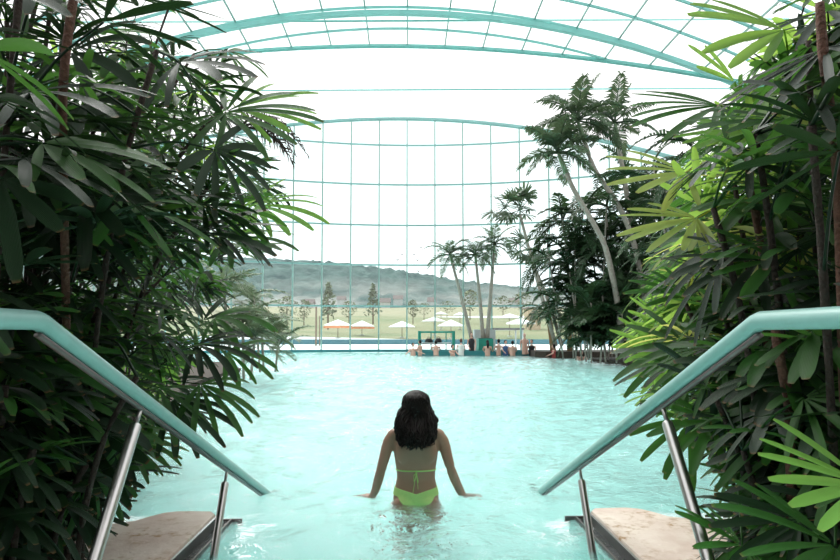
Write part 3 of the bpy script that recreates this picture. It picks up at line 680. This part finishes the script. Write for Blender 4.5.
# ------------------------------------------------------------------ people
def remeshed(mb, name, mat, parent, voxel, smooth_it=6, origin=None):
    o = mb.build(name, mat, parent, origin=origin)
    m = o.modifiers.new('r', 'REMESH'); m.mode = 'VOXEL'; m.voxel_size = voxel; m.use_smooth_shade = True
    s = o.modifiers.new('s', 'SMOOTH'); s.factor = .5; s.iterations = smooth_it
    dg = bpy.context.evaluated_depsgraph_get(); dg.update()
    me = bpy.data.meshes.new_from_object(o.evaluated_get(dg)); old = o.data; o.modifiers.clear(); o.data = me; bpy.data.meshes.remove(old)
    me.polygons.foreach_set('use_smooth', [True]*len(me.polygons))
    return o
def hand(mb, w, d, nrm, sc=1., thumb=1):
    """palm, four unequal bent fingers and a thumb; w wrist, d pointing direction, nrm back of the hand"""
    w = Vector(w); d = Vector(d).normalized(); nrm = Vector(nrm); nrm = (nrm - d*nrm.dot(d)).normalized(); s = d.cross(nrm).normalized()
    mb.tube([w - d*.03*sc, w + d*.01*sc, w + d*.045*sc, w + d*.085*sc], [.022*sc, .024*sc, .024*sc, .018*sc], 10, sx=1.65, up=nrm)
    for k, (o, l) in enumerate(((-.028, .066), (-.0095, .078), (.0095, .073), (.028, .056))):
        a = w + d*.075*sc + s*o*sc; dd = (d + s*o*3.0).normalized(); b = a + dd*l*.45*sc - nrm*.004*sc; c = b + (dd - nrm*.3).normalized()*l*.32*sc; e = c + (dd - nrm*.55).normalized()*l*.28*sc
        mb.tube([a, b, c, e], [.0092*sc, .0085*sc, .0078*sc, .006*sc], 8)
    a = w + d*.02*sc - s*thumb*.026*sc; b = a + (d*.6 - s*thumb*.75).normalized()*.04*sc; e = b + (d*.9 - s*thumb*.35).normalized()*.035*sc
    mb.tube([a, b, e], [.0125*sc, .010*sc, .0075*sc], 8)
def woman():
    o = P(416, 335, 3.97); ox, oy = o.x, o.y; T = lambda x, y, z: (ox+x, oy+y, z)
    root = empty('person', (ox, oy, -.81)); tag(root, 'person with long dark wavy hair in a lime bikini wading waist-deep, seen from behind', 'person')
    mb = MB()
    mb.loft([(T(0, .0, z), a, b) for z, a, b in ((-.13, .148, .09), (-.06, .160, .104), (.0, .161, .106), (.05, .155, .101), (.09, .147, .095), (.15, .134, .084), (.20, .136, .086), (.27, .147, .092), (.34, .158, .098), (.40, .166, .098), (.44, .160, .086), (.468, .118, .070), (.487, .075, .060), (.51, .052, .054), (.57, .048, .052))], 28)
    for s in (-1, 1):
        mb.ball(T(s*.078, -.055, -.045), (.088, .078, .095), 16)
        mb.ball(T(s*.075, -.065, .345), (.07, .035, .085), 14)              # shoulder blades
        mb.ball(T(s*.07, .085, .27), (.06, .05, .058), 14)
        mb.tube([T(s*.085, 0, -.06), T(s*.092, .0, -.2), T(s*.088, .012, -.40), T(s*.086, .015, -.46), T(s*.084, -.012, -.56), T(s*.082, -.005, -.74), T(s*.082, -.005, -.775)], [.088, .082, .060, .053, .056, .036, .036], 16)
        mb.tube([T(s*.082, -.03, -.782), T(s*.086, .05, -.785), T(s*.09, .14, -.795), T(s*.092, .19, -.798)], [.028, .032, .026, .014], 10, sx=1.3)
        mb.tube([T(s*.10, -.005, .472), T(s*.15, -.005, .455), T(s*.178, -.003, .435)], [.03, .042, .043], 12)   # trapezius into deltoid
    rr = [.034, .042, .0445, .043, .039, .034, .0345, .030, .023]
    for pts in ([(-.13, 0, .437), (-.162, -.001, .434), (-.184, -.003, .410), (-.200, -.005, .37), (-.216, -.01, .31), (-.243, -.02, .215), (-.262, .012, .14), (-.286, .05, .055), (-.312, .095, -.004)],
                [(.13, 0, .437), (.162, -.001, .434), (.184, -.003, .410), (.200, -.005, .37), (.216, -.01, .31), (.244, -.018, .215), (.272, .01, .14), (.315, .05, .045), (.35, .09, -.012)]):
        c = catmull([T(*p) for p in pts], 4); mb.tube(c, list(np.interp(np.linspace(0, 8, len(c)), range(9), rr)), 14)
    hand(mb, T(-.318, .105, -.012), (-.85, .35, -.06), (.1, -.1, 1), thumb=-1)
    hand(mb, T(.357, .10, -.02), (.8, .45, -.22), (-.1, -.1, 1), thumb=1)
    mb.ball(T(0, .008, .645), (.073, .092, .108), 20); mb.ball(T(0, .05, .60), (.055, .055, .06), 16)
    mb.tube([T(0, .085, .655), T(0, .112, .625), T(0, .105, .612)], [.009, .014, .012], 8)                     # nose
    mb.ball(T(0, .097, .582), (.024, .012, .009), 10)                                                        # mouth
    for s in (-1, 1): mb.ball(T(s*.073, .005, .64), (.012, .018, .03), 10)
    body = remeshed(mb, 'body', 'skin', root, .0062, 10)
    dg = bpy.context.evaluated_depsgraph_get()
    bv = BVHTree.FromPolygons([body.matrix_basis @ v.co + wloc(root) for v in body.data.vertices], [p.vertices[:] for p in body.data.polygons])
    def hug(th, z, off, r0=.6, cz=None):
        d = Vector((math.cos(th), math.sin(th), 0)); c = Vector((ox, oy, z))
        # cast from just outside the torso, so arms are not hit
        h = bv.ray_cast(c + d*.196, -d, .2)
        if h[0] is None: return c + d*.1
        return h[0] + h[1]*off
    for s in (-1, 1):                                                                                        # eyes, facing away
        e = MB(); e.ball(T(s*.03, .088, .652), (.012, .008, .008), 8); e.build('eye', 'white', root)
    # lime bikini: bottoms with a dipping waist line and high leg
    mb = MB(); n = 72; K = 12; vs = []
    for i in range(n):
        th = 2*PI*i/n; s = abs(math.cos(th)); bk = -math.sin(th)
        zt = .078 + .018*s - .010*(1-s)*(bk > 0)
        lo = .040 if s > .90 else .040 - .115*((.90-s)/.90)**.95
        for k in range(K): vs.append(hug(th, zt + (lo-zt)*k/(K-1), .005))
    mb.add(vs, [(i*K+k, ((i+1) % n)*K+k, ((i+1) % n)*K+k+1, i*K+k+1) for i in range(n) for k in range(K-1)])
    bb = mb.build('bikini_bottom', 'bikini', root)
    bpy.context.view_layer.update()
    sm = bb.modifiers.new('sm', 'SMOOTH'); sm.iterations = 3; so = bb.modifiers.new('so', 'SOLIDIFY'); so.thickness = .003; so.offset = 1
    mb = MB(); pts = [hug(2*PI*i/60, .212 - .006*math.sin(2*PI*i/60), .003) for i in range(61)]; mb.tube(pts, .0052, 8, sx=.6); strap = mb.build('bikini_strap', 'bikini', root)
    mb = MB()
    for s in (-1, 1):
        cup = []
        for i in range(7):
            for k in range(7): cup.append(hug(PI/2 + s*(.1+.11*i), .215 + .02*k*(1-abs(i-3)/5), .006))
        mb.add(cup, [(i*7+k, (i+1)*7+k, (i+1)*7+k+1, i*7+k+1) for i in range(6) for k in range(6)])
    mb.build('bikini_top', 'bikini', root)
    b0 = hug(-PI/2, .207, .008); mb = MB()
    for s, l, sp in ((-1, .135, .024), (1, .105, .013), (-1, .05, .03), (1, .06, .012)):
        if l > .08: pl = [b0 + Vector((0, -.004, 0)), b0 + Vector((s*sp*.3, -.008, -l*.3)), b0 + Vector((s*sp*.7, -.008, -l*.7)), b0 + Vector((s*sp, -.012, -l))]
        else: pl = [b0, b0 + Vector((s*sp*.5, -.008, -l*.3)), b0 + Vector((s*.014, -.012, -l)), b0 + Vector((s*.003, -.01, -l*.5)), b0]
        mb.tube(catmull(pl, 5), .0042, 6, sx=.5)
    mb.ball(b0, (.008, .007, .007), 8); mb.build('tie', 'bikini', root)
    # hair: a full cap and wavy locks falling on the upper back
    mb = MB(); hc = Vector(T(0, -.005, .655))
    mb.ball(hc, (.070, .084, .097), 20)
    mb.loft([(T(0, -.02, .66), .072, .070), (T(0, -.03, .58), .085, .062), (T(0, -.045, .50), .098, .05), (T(0, -.058, .445), .09, .03)], 22)
    rg = random.Random(3)
    for i in range(420):
        u = rg.uniform(-1, 1); a = -PI/2 + u*1.75; dv = Vector((math.cos(a), math.sin(a), 0))
        top = hc + Vector((dv.x*.01, dv.y*.01, .101 + rg.uniform(-.003, .003)))
        ln = .375 - .045*abs(u)**2 + rg.uniform(-.085, .02); jz = rg.uniform(-.018, .018)
        xo = dv.x*(.120 + rg.uniform(-.02, .018)); yo = -.055 + dv.y*.065 - .02*rg.random(); sd_ = abs(dv.x)
        q1 = hc + Vector((dv.x*.083, dv.y*.092, .042 + jz)); q1b = hc + Vector((dv.x*.094, dv.y*.100, -.015 + jz))
        q2 = Vector((ox + xo*.92, oy + yo*.8 + .005, .76 - ln*.56)); q3 = Vector((ox + xo*1.03, oy + yo, .76 - ln*.76))
        q4 = Vector((ox + xo + rg.uniform(-.01, .01), oy + min(yo, -.06)*1.05 - .03*(1-sd_), .76 - ln*.91)); q5 = Vector((ox + xo*.95 + rg.uniform(-.015, .015), q4.y - .004, .76 - ln))
        c = catmull([top, hc + Vector((dv.x*.055, dv.y*.06, .083)), q1, q1b, q2, q3, q4, q5], 5); ph = rg.uniform(0, 6.28); am = rg.uniform(.003, .009)
        c = [p + Vector((math.sin(ph + k*.85)*am*(k/len(c))**.7*1.5, math.cos(ph*1.3 + k*.8)*am*.6, 0)) for k, p in enumerate(c)]
        r = rg.uniform(.0045, .0085); mb.tube(c, [r*.7] + [r]*(len(c)-6) + [r*.8, r*.6, r*.45, r*.3, r*.1], 6)
    mb.build('hair', 'hair', root)
woman()

def bather(x, y, Y, zw, label, skin='skin_pale', hair='hair', top=None, face=-PI/2, pose='sit', rise=.42, hat=None, lng=False, group='bathers at the pool bar'):
    """person in the pool at the bar; zw is the height where the water or the rim cuts the body"""
    zw += .13; o = P(x, 335, Y); Rz = Matrix.Rotation(face - PI/2, 3, 'Z')
    root = empty('person', (o.x, o.y, zw-.3)); tag(root, label, 'person', group)
    def T(a, b, c):
        v = Rz @ Vector((a, b, 0)); return Vector((o.x+v.x, o.y+v.y, zw + c))
    mb = MB(); sh = rise
    prof = [(-.3, .15, .11), (0, .15, .105), (sh*.35, .14, .095), (sh*.75, .17, .11), (sh*.95, .165, .09), (sh*1.08, .07, .06), (sh*1.25, .052, .052)]
    lean = -.0
    for i in range(len(prof)-1):
        (z0, a0, b0), (z1, a1, b1) = prof[i], prof[i+1]
    pts = [T(0, 0, z) for z, a, b in prof]
    vs = []; n = 14
    for z, a, b in prof:
        for j in range(n): vs.append(T(a*math.cos(2*PI*j/n), b*math.sin(2*PI*j/n), z))
    mb.add(vs, [(i*n+j, i*n+(j+1) % n, (i+1)*n+(j+1) % n, (i+1)*n+j) for i in range(len(prof)-1) for j in range(n)] + [tuple(range(n-1, -1, -1)), tuple((len(prof)-1)*n+j for j in range(n))])
    hz = sh*1.08 + .20
    mb.ball(T(0, .015, hz), (.078, .085, .115), 12)
    mb.tube([T(0, .09, hz), T(0, .115, hz-.03)], [.012, .016], 6)
    for s in (-1, 1):
        el = T(s*.24, .02 + (.1 if pose == 'lean' else 0), sh*.45); ha = T(s*(.16 if pose != 'wide' else .5), .28, sh*.12 + (.03 if pose == 'lean' else -.05))
        mb.tube([T(s*.15, 0, sh*.93), T(s*.20, .0, sh*.85), el, ha], [.05, .05, .04, .028], 9)
        hand(mb, ha, (ha-el), (0, 0, 1), 1., s)
    remeshed(mb, 'body', skin, root, .014, 3)
    if hair:
        mb = MB(); mb.ball(T(0, -.012, hz+.02), (.09, .098, .118), 12)
        if lng: mb.tube([T(0, -.06, hz), T(0, -.10, hz-.15), T(0, -.11, sh*.7)], [.08, .085, .04], 9)
        mb.build('hair', hair, root)
    if hat:
        mb = MB(); mb.ball(T(0, 0, hz+.07), (.098, .105, .07), 12); mb.tube([T(0, 0, hz+.05), T(0, 0, hz+.062)], .15, 16); mb.build('hat', hat, root)
    if top:
        mb = MB(); vs = []
        for z, a, b in ((-.28, .16, .12), (0, .16, .116), (sh*.35, .15, .106), (sh*.75, .182, .122), (sh*.93, .178, .105), (sh*1.05, .09, .075)):
            for j in range(n): vs.append(T(a*math.cos(2*PI*j/n), b*math.sin(2*PI*j/n), z))
        mb.add(vs, [(i*n+j, i*n+(j+1) % n, (i+1)*n+(j+1) % n, (i+1)*n+j) for i in range(5) for j in range(n)]); mb.build('shirt', top, root)
RIM = .0
bather(413, 0, 31.2, .02, 'bather with dark hair at the left end of the pool bar rim', rise=.22, pose='wide', face=-1.2)
bather(420, 0, 31.6, .10, 'bather with dark hair at the left post of the green frame', rise=.30, pose='wide', face=2.6)
bather(436, 0, 31.6, .08, 'bather with pale back under the middle of the green frame', rise=.30, face=PI/2, pose='lean')
bather(452.5, 0, 31.2, .0, 'bather low in the water at the right post of the green frame', rise=.15, face=-1.)
bather(461, 0, 31.8, .10, 'auburn-haired bather between the green frame and the man in black', hair='hair_red', rise=.36, face=PI/2, top='white')
bather(471.5, 0, 32.2, .25, 'person in a black shirt standing at the foot of the leftmost slender palm', rise=.55, top='swim_black', hair='hair_red', face=-PI/2)
bather(487.5, 0, 31.4, .04, 'bather with long dark hair in front of the green planter', rise=.34, face=PI/2, lng=True, pose='lean')
bather(498.5, 0, 31.5, .06, 'bather with pale back and dark hair just right of the green planter', rise=.38, face=2.2, pose='lean')
bather(505.5, 0, 31.9, .05, 'bather in blue halfway between the planter and the bald bather', rise=.33, face=-1.4, top='swim_blue')
bather(512.5, 0, 31.3, .03, 'dark-haired bather left next to the bald bather', rise=.32, face=PI/2)
bather(524.5, 0, 31.6, .22, 'bald bather with bare pink back sitting up on the pool bar rim', rise=.55, hair=None, face=PI/2)
bather(531.5, 0, 31.8, .05, 'dark-haired bather in black right next to the bald bather', rise=.36, top='swim_black', face=-2)
bather(553.5, 0, 29.0, -.02, 'bather in red with dark hair at the far right, by the stout palm', rise=.22, top='swim_red', face=2.8)
bather(581, 0, 26.0, -.12, 'swimmer whose dark head shows in the open water before the palm island', rise=.12, face=-1.5, group='swimmers')

# ------------------------------------------------------------------ pool bar
mb = MB(); xs = np.linspace(P(440, 335, 31.9).x, P(548, 335, 31.9).x, 24)
for i in range(23):
    mb.box((xs[i], 31.9, -.3), (xs[i+1], 32.25, .22))
a = P(412, 335, 31.9).x
mb = MB(); mb.prism([(a, 31.95), (xs[-1], 31.95), (xs[-1], 32.3), (a, 32.3)], -1.1, .24)
struct(mb.build('trim_bar_rim', 'rim', smooth=False, bevel=.02))
fr = empty('bar_frame', P(436.5, 349, 32.6)); tag(fr, 'open green frame of the pool bar standing on the rim left of the palms', 'frame')
for x in (419.5, 453.5):
    p0 = P(x, 335, 32.6); mb = MB(); mb.box((p0.x-.085, 32.5, -.9), (p0.x+.085, 32.7, P(x, 331, 32.6).z)); mb.build('post', 'kiosk', fr, smooth=False)
a, b = P(418.5, 331.2, 32.6), P(454.5, 333, 32.6); mb = MB(); mb.box((a.x, 32.48, b.z), (b.x, 32.72, a.z)); mb.build('top_beam', 'kiosk', fr, smooth=False)
for x in (446, 431):
    p0 = P(x, 335, 33.6); mb = MB(); mb.box((p0.x-.03, 33.55, -.9), (p0.x+.03, 33.65, P(x, 332, 33.6).z)); mb.build('rear_post', 'kiosk', fr, smooth=False)
a, b = P(422, 342.5, 33.1), P(451, 344, 33.1); mb = MB(); mb.box((a.x, 32.9, b.z), (b.x, 33.5, a.z)); mb.build('counter', 'grey', fr, smooth=False)
for (x, w, h, lab) in ((429, 4, 4, 'dark bag on the bar counter under the left half of the green frame'), (438.5, 3.4, 4.2, 'dark bag on the bar counter under the right half of the green frame')):
    a = P(x-w, 342.4, 33.2); b = P(x+w, 342.4-h, 33.2); t = empty('bag', ((a.x+b.x)/2, 33.2, a.z)); tag(t, lab, 'bag', 'bags on the bar counter')
    cx = (a.x+b.x)/2; mb = MB(); mb.loft([((cx, 33.2, a.z + (b.z-a.z)*k), (b.x-a.x)/2*f, .12*f) for k, f in ((0, .9), (.15, 1), (.6, .95), (.9, .7), (1, .4))], 12); mb.build('body', 'black', t)
    mb = MB(); mb.tube(catmull([(cx-.1, 33.2, b.z-.02), (cx-.06, 33.2, b.z+.07), (cx+.06, 33.2, b.z+.07), (cx+.1, 33.2, b.z-.02)], 4), .012, 5); mb.build('handle', 'black', t)
pl = empty('planter', P(485.5, 349, 32.9)); tag(pl, 'green square planter at the foot of the three slender palms', 'planter')
a, b = P(478.5, 346, 32.7), P(493, 338.5, 32.7); mb = MB(); mb.box((a.x, 32.6, .1), (b.x, 33.6, b.z)); mb.build('box', 'kiosk', pl, smooth=False, bevel=.02)
mb = MB(); mb.box((a.x+.06, 32.66, b.z-.02), (b.x-.06, 33.54, b.z+.02)); mb.build('soil', 'soil', pl, smooth=False)
pn = empty('service_cabinet', P(484, 349, 34)); tag(pn, 'grey service cabinet behind the green planter', 'cabinet')
a, b = P(474, 348, 34.2), P(495, 329.5, 34.2); mb = MB(); mb.box((a.x, 34.0, -.5), (b.x, 34.7, b.z)); mb.build('body', 'grey', pn, smooth=False, bevel=.02)
mb = MB(); mb.box(((a.x+b.x)/2-.01, 33.985, 0), ((a.x+b.x)/2+.01, 34.0, b.z-.05)); mb.build('door_gap', 'steel_dark', pn, smooth=False)
# gull stickers on the glass
def bird(x, y, lab):
    c = P(x, y, 35.7); c.y = facY(c.x)-.0; k = c.y/35.7
    c = P(x, y, facY(c.x)-.02); mb = MB()
    pr = [(-.16, .05), (-.08, .085), (0, .02), (.08, .085), (.16, .05), (.08, .045), (.02, -.04), (-.02, -.04), (-.08, .045)]
    mb.add([(c.x+a, c.y, c.z+b) for a, b in pr] + [(c.x+a, c.y+.004, c.z+b) for a, b in pr],
           [(0, 1, 8), (1, 2, 7, 8), (2, 6, 7), (2, 3, 5, 6), (3, 4, 5)] + [(17, 10, 9), (17, 16, 11, 10), (16, 15, 11), (15, 14, 12, 11), (14, 13, 12)] + [(i, (i+1) % 9, 9+(i+1) % 9, 9+i) for i in range(9)])
    o = mb.build('bird_sticker', 'steel_dark', origin=c, smooth=False); tag(o, lab, 'sticker', 'bird stickers on the glass')
for x, y, lab in ((397.5, 260, 'leftmost small dark bird sticker on the glass front'), (402, 255, 'small dark bird sticker second from the left on the glass front'), (414, 255, 'small dark bird sticker left of the mullion, level with the second from the left'),
                  (421, 248, 'highest small dark bird sticker on the glass front'), (417.5, 260.5, 'small dark bird sticker below and right of the middle one on the glass front'), (418.5, 271.5, 'lowest small dark bird sticker on the glass front, before the hillside')):
    bird(x, y, lab)

# ------------------------------------------------------------------ outdoors
def ground(nm, mat, x0, x1, ys, zf, nx=40):
    xs = np.linspace(x0, x1, nx); vs = [(x, y, zf(x, y)) for y in ys for x in xs]; mb = MB()
    mb.add(vs, [(j*nx+i, j*nx+i+1, (j+1)*nx+i+1, (j+1)*nx+i) for j in range(len(ys)-1) for i in range(nx-1)])
    return struct(mb.build(nm, mat))
ground('terrace', 'terrace', -60, 70, [36.5, 50, 70], lambda x, y: -.02)
mb = MB(); mb.box((-60, 70, -.2), (70, 70.6, .6)); struct(mb.build('trim_outdoor_rim', 'pool_far', smooth=False))
sm = lambda t: max(0, min(1, t))
ground('lawn', 'lawn', -140, 160, list(np.linspace(70, 175, 30)), lambda x, y: .72 + 6.0*sm((y-72)/100)**1.1 + .3*math.sin(x*.09+y*.05), 60)
ground('field', 'field', -300, 340, list(np.linspace(174, 330, 14)), lambda x, y: 6.6 + 11*sm((y-174)/160) + .5*math.sin(x*.05), 60)
rid = lambda px: np.interp(px, (-200, 150, 275, 350, 400, 440, 475, 520, 560, 640, 760, 1100), (250, 255, 260, 264, 271.5, 278, 283, 288, 291, 292, 290, 285))
def hillz(x, y):
    px = 405 + 560*x/560.0*1.0
    top = H + (335 - rid(405 + x*560/560))*560/560*1.0
    t = sm((y-325)/(560-325)); t = t*t*(3-2*t)*.35 + t*.65
    n = 2.2*math.sin(x*.31+y*.17)*math.sin(x*.13-y*.23) + random.uniform(-1.6, 1.6)
    return 15 + (top-15)*t + n*(.3 + .7*min(1, t*3))*.9
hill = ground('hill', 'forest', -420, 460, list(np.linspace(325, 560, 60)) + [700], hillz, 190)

HB = BVHTree.FromPolygons([v.co for v in hill.data.vertices], [p.vertices[:] for p in hill.data.polygons])
def parasol(x, yt, ye, w, lab, val=False):
    """apex at pixel row yt, canopy edge at row ye, w pixels wide"""
    Y = min(100, max(55, 3.6*560/w)); c = P(x, yt, Y); e = P(x, ye, Y); rr = w/2*Y/560
    gz = .72 + 6.0*sm((Y-72)/100)**1.1 if Y > 70.6 else -.02
    t = empty('parasol', (c.x, Y, gz)); tag(t, lab, 'parasol', 'white parasols on the outdoor terrace')
    n = 8; mb = MB(); top = (c.x, Y, c.z); rim = [(c.x+rr*math.cos(2*PI*i/n+.2), Y+rr*math.sin(2*PI*i/n+.2), e.z) for i in range(n)]; low = [(a, b, z-.12) for a, b, z in rim]; ins = (c.x, Y, c.z-.05)
    mb.add([top]+rim+low+[ins], [(0, 1+i, 1+(i+1) % n) for i in range(n)] + [(1+i, 9+i, 9+(i+1) % n, 1+(i+1) % n) for i in range(n)] + [(17, 9+(i+1) % n, 9+i) for i in range(n)])
    mb.build('canopy', 'white', t, smooth=False)
    if val:
        mb = MB(); mb.add([(a, b, z-.1) for a, b, z in rim]+[(a, b, z-.42) for a, b, z in rim], [(i, (i+1) % n, n+(i+1) % n, n+i) for i in range(3, 8)]); mb.build('valance', 'orange', t, smooth=False)
    mb = MB(); mb.tube([(c.x, Y, gz-.05), (c.x, Y, c.z)], .045, 7); mb.build('pole', 'wood', t)
    mb = MB(); mb.tube([(c.x, Y, gz-.03), (c.x, Y, gz+.08)], .35, 10); mb.build('foot', 'grey', t)
for a in ((338, 319.5, 325, 28, 'white parasol with an orange valance, leftmost before the lawn', True), (362, 320.5, 326, 25, 'white parasol with an orange valance, second from the left and close to the first', True),
          (402, 321, 326.5, 27, 'white parasol standing just left of the green bar frame', False), (434, 317, 321, 25, 'white parasol above the left half of the green bar frame, behind the larger one', False),
          (451, 319.5, 325.5, 28, 'larger white parasol above the right post of the green bar frame', False), (441, 311.5, 314, 14, 'small distant white parasol on the lawn above the green bar frame', False),
          (460, 312, 315, 14, 'small distant white parasol on the lawn left of the leftmost slender palm', False), (509.5, 313.5, 317.5, 26, 'white parasol right of the slender palms, the upper and more distant of two', False),
          (520.5, 318, 323, 31, 'white parasol left of the fan palm trunks, the lower and wider of two', False)): parasol(*a)
def shelter():
    a, b = P(489, 328, 42), P(523, 330, 42); t = empty('shelter', ((a.x+b.x)/2, 43, -.02)); tag(t, 'low shelter with a dark flat roof outside the glass right of the grey cabinet', 'shelter')
    mb = MB(); mb.box((a.x, 41.5, b.z), (b.x, 44.5, a.z)); mb.build('roof', 'steel_dark', t, smooth=False)
    for x in (a.x+.1, b.x-.1):
        for y in (41.7, 44.3): mb = MB(); mb.box((x-.05, y-.05, -.04), (x+.05, y+.05, b.z)); mb.build('post', 'grey', t, smooth=False)
shelter()
t = empty('garden_hut', P(534, 330, 95)); a, b = P(528, 322, 95), P(540.5, 308.5, 95)
tag(t, 'tan garden hut on the lawn behind the fan palms', 'hut'); mb = MB(); mb.box((a.x, 95, 1), (b.x, 98, b.z)); mb.build('wall', 'tan', t, smooth=False)
mb = MB(); mb.box((a.x-.2, 94.7, b.z), (b.x+.2, 98.3, b.z+.2)); mb.build('roof', 'roof_tile', t, smooth=False)
def tree(name, x, yt, yb, Y, w, lab, mat='conifer', cone=True, group='trees on the lawn', trunk='wood'):
    a = P(x, yb, Y); b = P(x, yt, Y); hh = b.z-a.z; t = empty(name, a); tag(t, lab, 'tree', group); r = w/2*Y/560
    mb = MB(); mb.tube([a - Vector((0, 0, .4)), a.lerp(b, .5), a.lerp(b, .97)], [hh*.022, hh*.016, hh*.005], 7); mb.build('trunk', trunk, t)
    mb = MB()
    for i in range(260):
        f = random.random()**.8; z = a.z + hh*(.22+.78*f); rad = r*((1-f)**.8 if cone else math.sqrt(max(0, 1-(2*f-1)**2)))*random.uniform(.3, 1); an = random.uniform(0, 6.28)
        p = Vector((a.x+rad*math.cos(an), a.y+rad*math.sin(an), z - (.25*rad if cone else 0))); s = hh*.055*random.uniform(.6, 1.4)
        u = Vector((random.gauss(0, 1), random.gauss(0, 1), random.gauss(0, .5))).normalized()*s; v = Vector((random.gauss(0, 1), random.gauss(0, 1), random.gauss(0, .5))).normalized()*s
        mb.add([p-u, p-v*.6, p+u, p+v*.6], [(0, 1, 2, 3)])
    mb.build('crown', mat, t, smooth=False)
tree('conifer', 328, 282, 327, 90, 22, 'sparse young conifer on the lawn above the leftmost parasol')
tree('conifer', 373, 284, 322, 95, 20, 'sparse dark-topped conifer on the lawn right of the second parasol')
for i, (x, yt, yb, Y, w, lab) in enumerate(((287, 296, 325, 110, 22, 'round shrub tree on the lawn next to the greyish palm at left'), (304, 300, 325, 120, 16, 'round shrub tree between the greyish palm and the young conifer'),
        (349, 301, 322, 130, 20, 'round shrub tree between the two conifers'), (413, 300, 322, 110, 12, 'thin shrub tree on the lawn left of the green bar frame'), (424, 303, 318, 140, 18, 'round shrub tree above the left post of the green bar frame'),
        (447, 301, 316, 150, 20, 'round shrub tree behind the small distant parasols'), (470, 290, 318, 120, 20, 'pale shrub tree between the leftmost and middle slender palms'), (503, 296, 316, 130, 20, 'pale shrub tree right of the rightmost slender palm'),
        (522, 292, 316, 125, 22, 'large shrub tree left of the tan garden hut'))):
    tree('shrub_tree', x, yt, yb, Y, w, lab, 'shrub', False)
# two wooden lawn posts
for x, lab in ((316, 'brown wooden post on the lawn left of the leftmost parasol, the thicker one'), (319.5, 'thin brown wooden post close to the leftmost parasol')):
    a = P(x, 338, 60); b = P(x, 306 if x < 318 else 316, 60); mb = MB(); mb.tube([(a.x, 60, -.1), (a.x, 60, b.z)], .1 if x < 318 else .06, 7); o = mb.build('wooden_post', 'wood', origin=(a.x, 60, -.02)); tag(o, lab, 'post', 'wooden posts on the lawn')
for i, (x, y, w, h, Y, lab) in enumerate(((309, 297, 9, 5, 330, 'pale house at the foot of the hill left of the young conifer'), (341, 299, 8, 4, 345, 'pale house at the foot of the hill between young conifer and second parasol'), (385, 299, 10, 5, 330, 'pale house at the foot of the hill right of the dark-topped conifer'),
        (398, 297, 9, 5, 350, 'pale house at the foot of the hill below the bird stickers'), (432, 299, 8, 4, 340, 'pale house at the foot of the hill above the green bar frame'), (515, 302, 9, 4, 340, 'pale house at the foot of the hill by the fan palm'))):
    a = P(x-w/2, y+h/2, Y); b = P(x+w/2, y-h/2, Y); zz = [HB.ray_cast(Vector((q, Y+k, 200)), Vector((0, 0, -1)))[0].z for q in (a.x, b.x) for k in (.3, 5.7)]; a.z = min(zz); b.z = max(zz) + 3.2; t = empty('house', ((a.x+b.x)/2, Y, a.z)); tag(t, lab, 'house', 'houses below the hill')
    mb = MB(); mb.box((a.x, Y, a.z), (b.x, Y+6, b.z)); mb.build('wall', 'house_wall', t, smooth=False)
    mb = MB(); hh = (b.z-a.z)*.6; mb.add([(a.x-.4, Y-.4, b.z), (b.x+.4, Y-.4, b.z), (b.x+.4, Y+6.4, b.z), (a.x-.4, Y+6.4, b.z), (a.x-.4, Y+3, b.z+hh), (b.x+.4, Y+3, b.z+hh)], [(0, 1, 5, 4), (2, 3, 4, 5), (0, 4, 3), (1, 2, 5), (0, 3, 2, 1)]); mb.build('roof', 'roof_tile', t, smooth=False)

# ------------------------------------------------------------------ light
w = bpy.data.worlds.new('world'); SC.world = w; w.use_nodes = True; nt = w.node_tree; nt.nodes.clear()
out = nt.nodes.new('ShaderNodeOutputWorld'); bg = nt.nodes.new('ShaderNodeBackground')
tc = nt.nodes.new('ShaderNodeTexCoord'); nz = nt.nodes.new('ShaderNodeTexNoise'); nz.inputs['Scale'].default_value = 2.0; nz.inputs['Detail'].default_value = 4
rp = nt.nodes.new('ShaderNodeValToRGB'); rp.color_ramp.elements[0].color = (.965, .96, .965, 1); rp.color_ramp.elements[1].color = (1, 1, 1, 1)
nt.links.new(tc.outputs['Generated'], nz.inputs['Vector']); nt.links.new(nz.outputs['Fac'], rp.inputs[0]); nt.links.new(rp.outputs[0], bg.inputs[0])
bg.inputs[1].default_value = 1.15; nt.links.new(bg.outputs[0], out.inputs[0])
sd = bpy.data.lights.new('sun', 'SUN'); sun = bpy.data.objects.new('sun', sd); COL.objects.link(sun)
sd.energy = 2.4; sd.angle = R(32); sd.color = (1, .98, .94)
sun.rotation_euler = Vector((.28, -.66, -.80)).to_track_quat('-Z', 'Y').to_euler()

SC.view_settings.view_transform = 'Standard'; SC.view_settings.look = 'None'; SC.view_settings.exposure = .6; SC.view_settings.gamma = 1; SC.view_settings.use_curve_mapping = False
cy = SC.cycles
cy.max_bounces = 8; cy.diffuse_bounces = 3; cy.glossy_bounces = 4; cy.transmission_bounces = 6; cy.transparent_max_bounces = 16
cy.sample_clamp_indirect = 4; cy.use_denoising = True; cy.caustics_reflective = True; cy.caustics_refractive = True
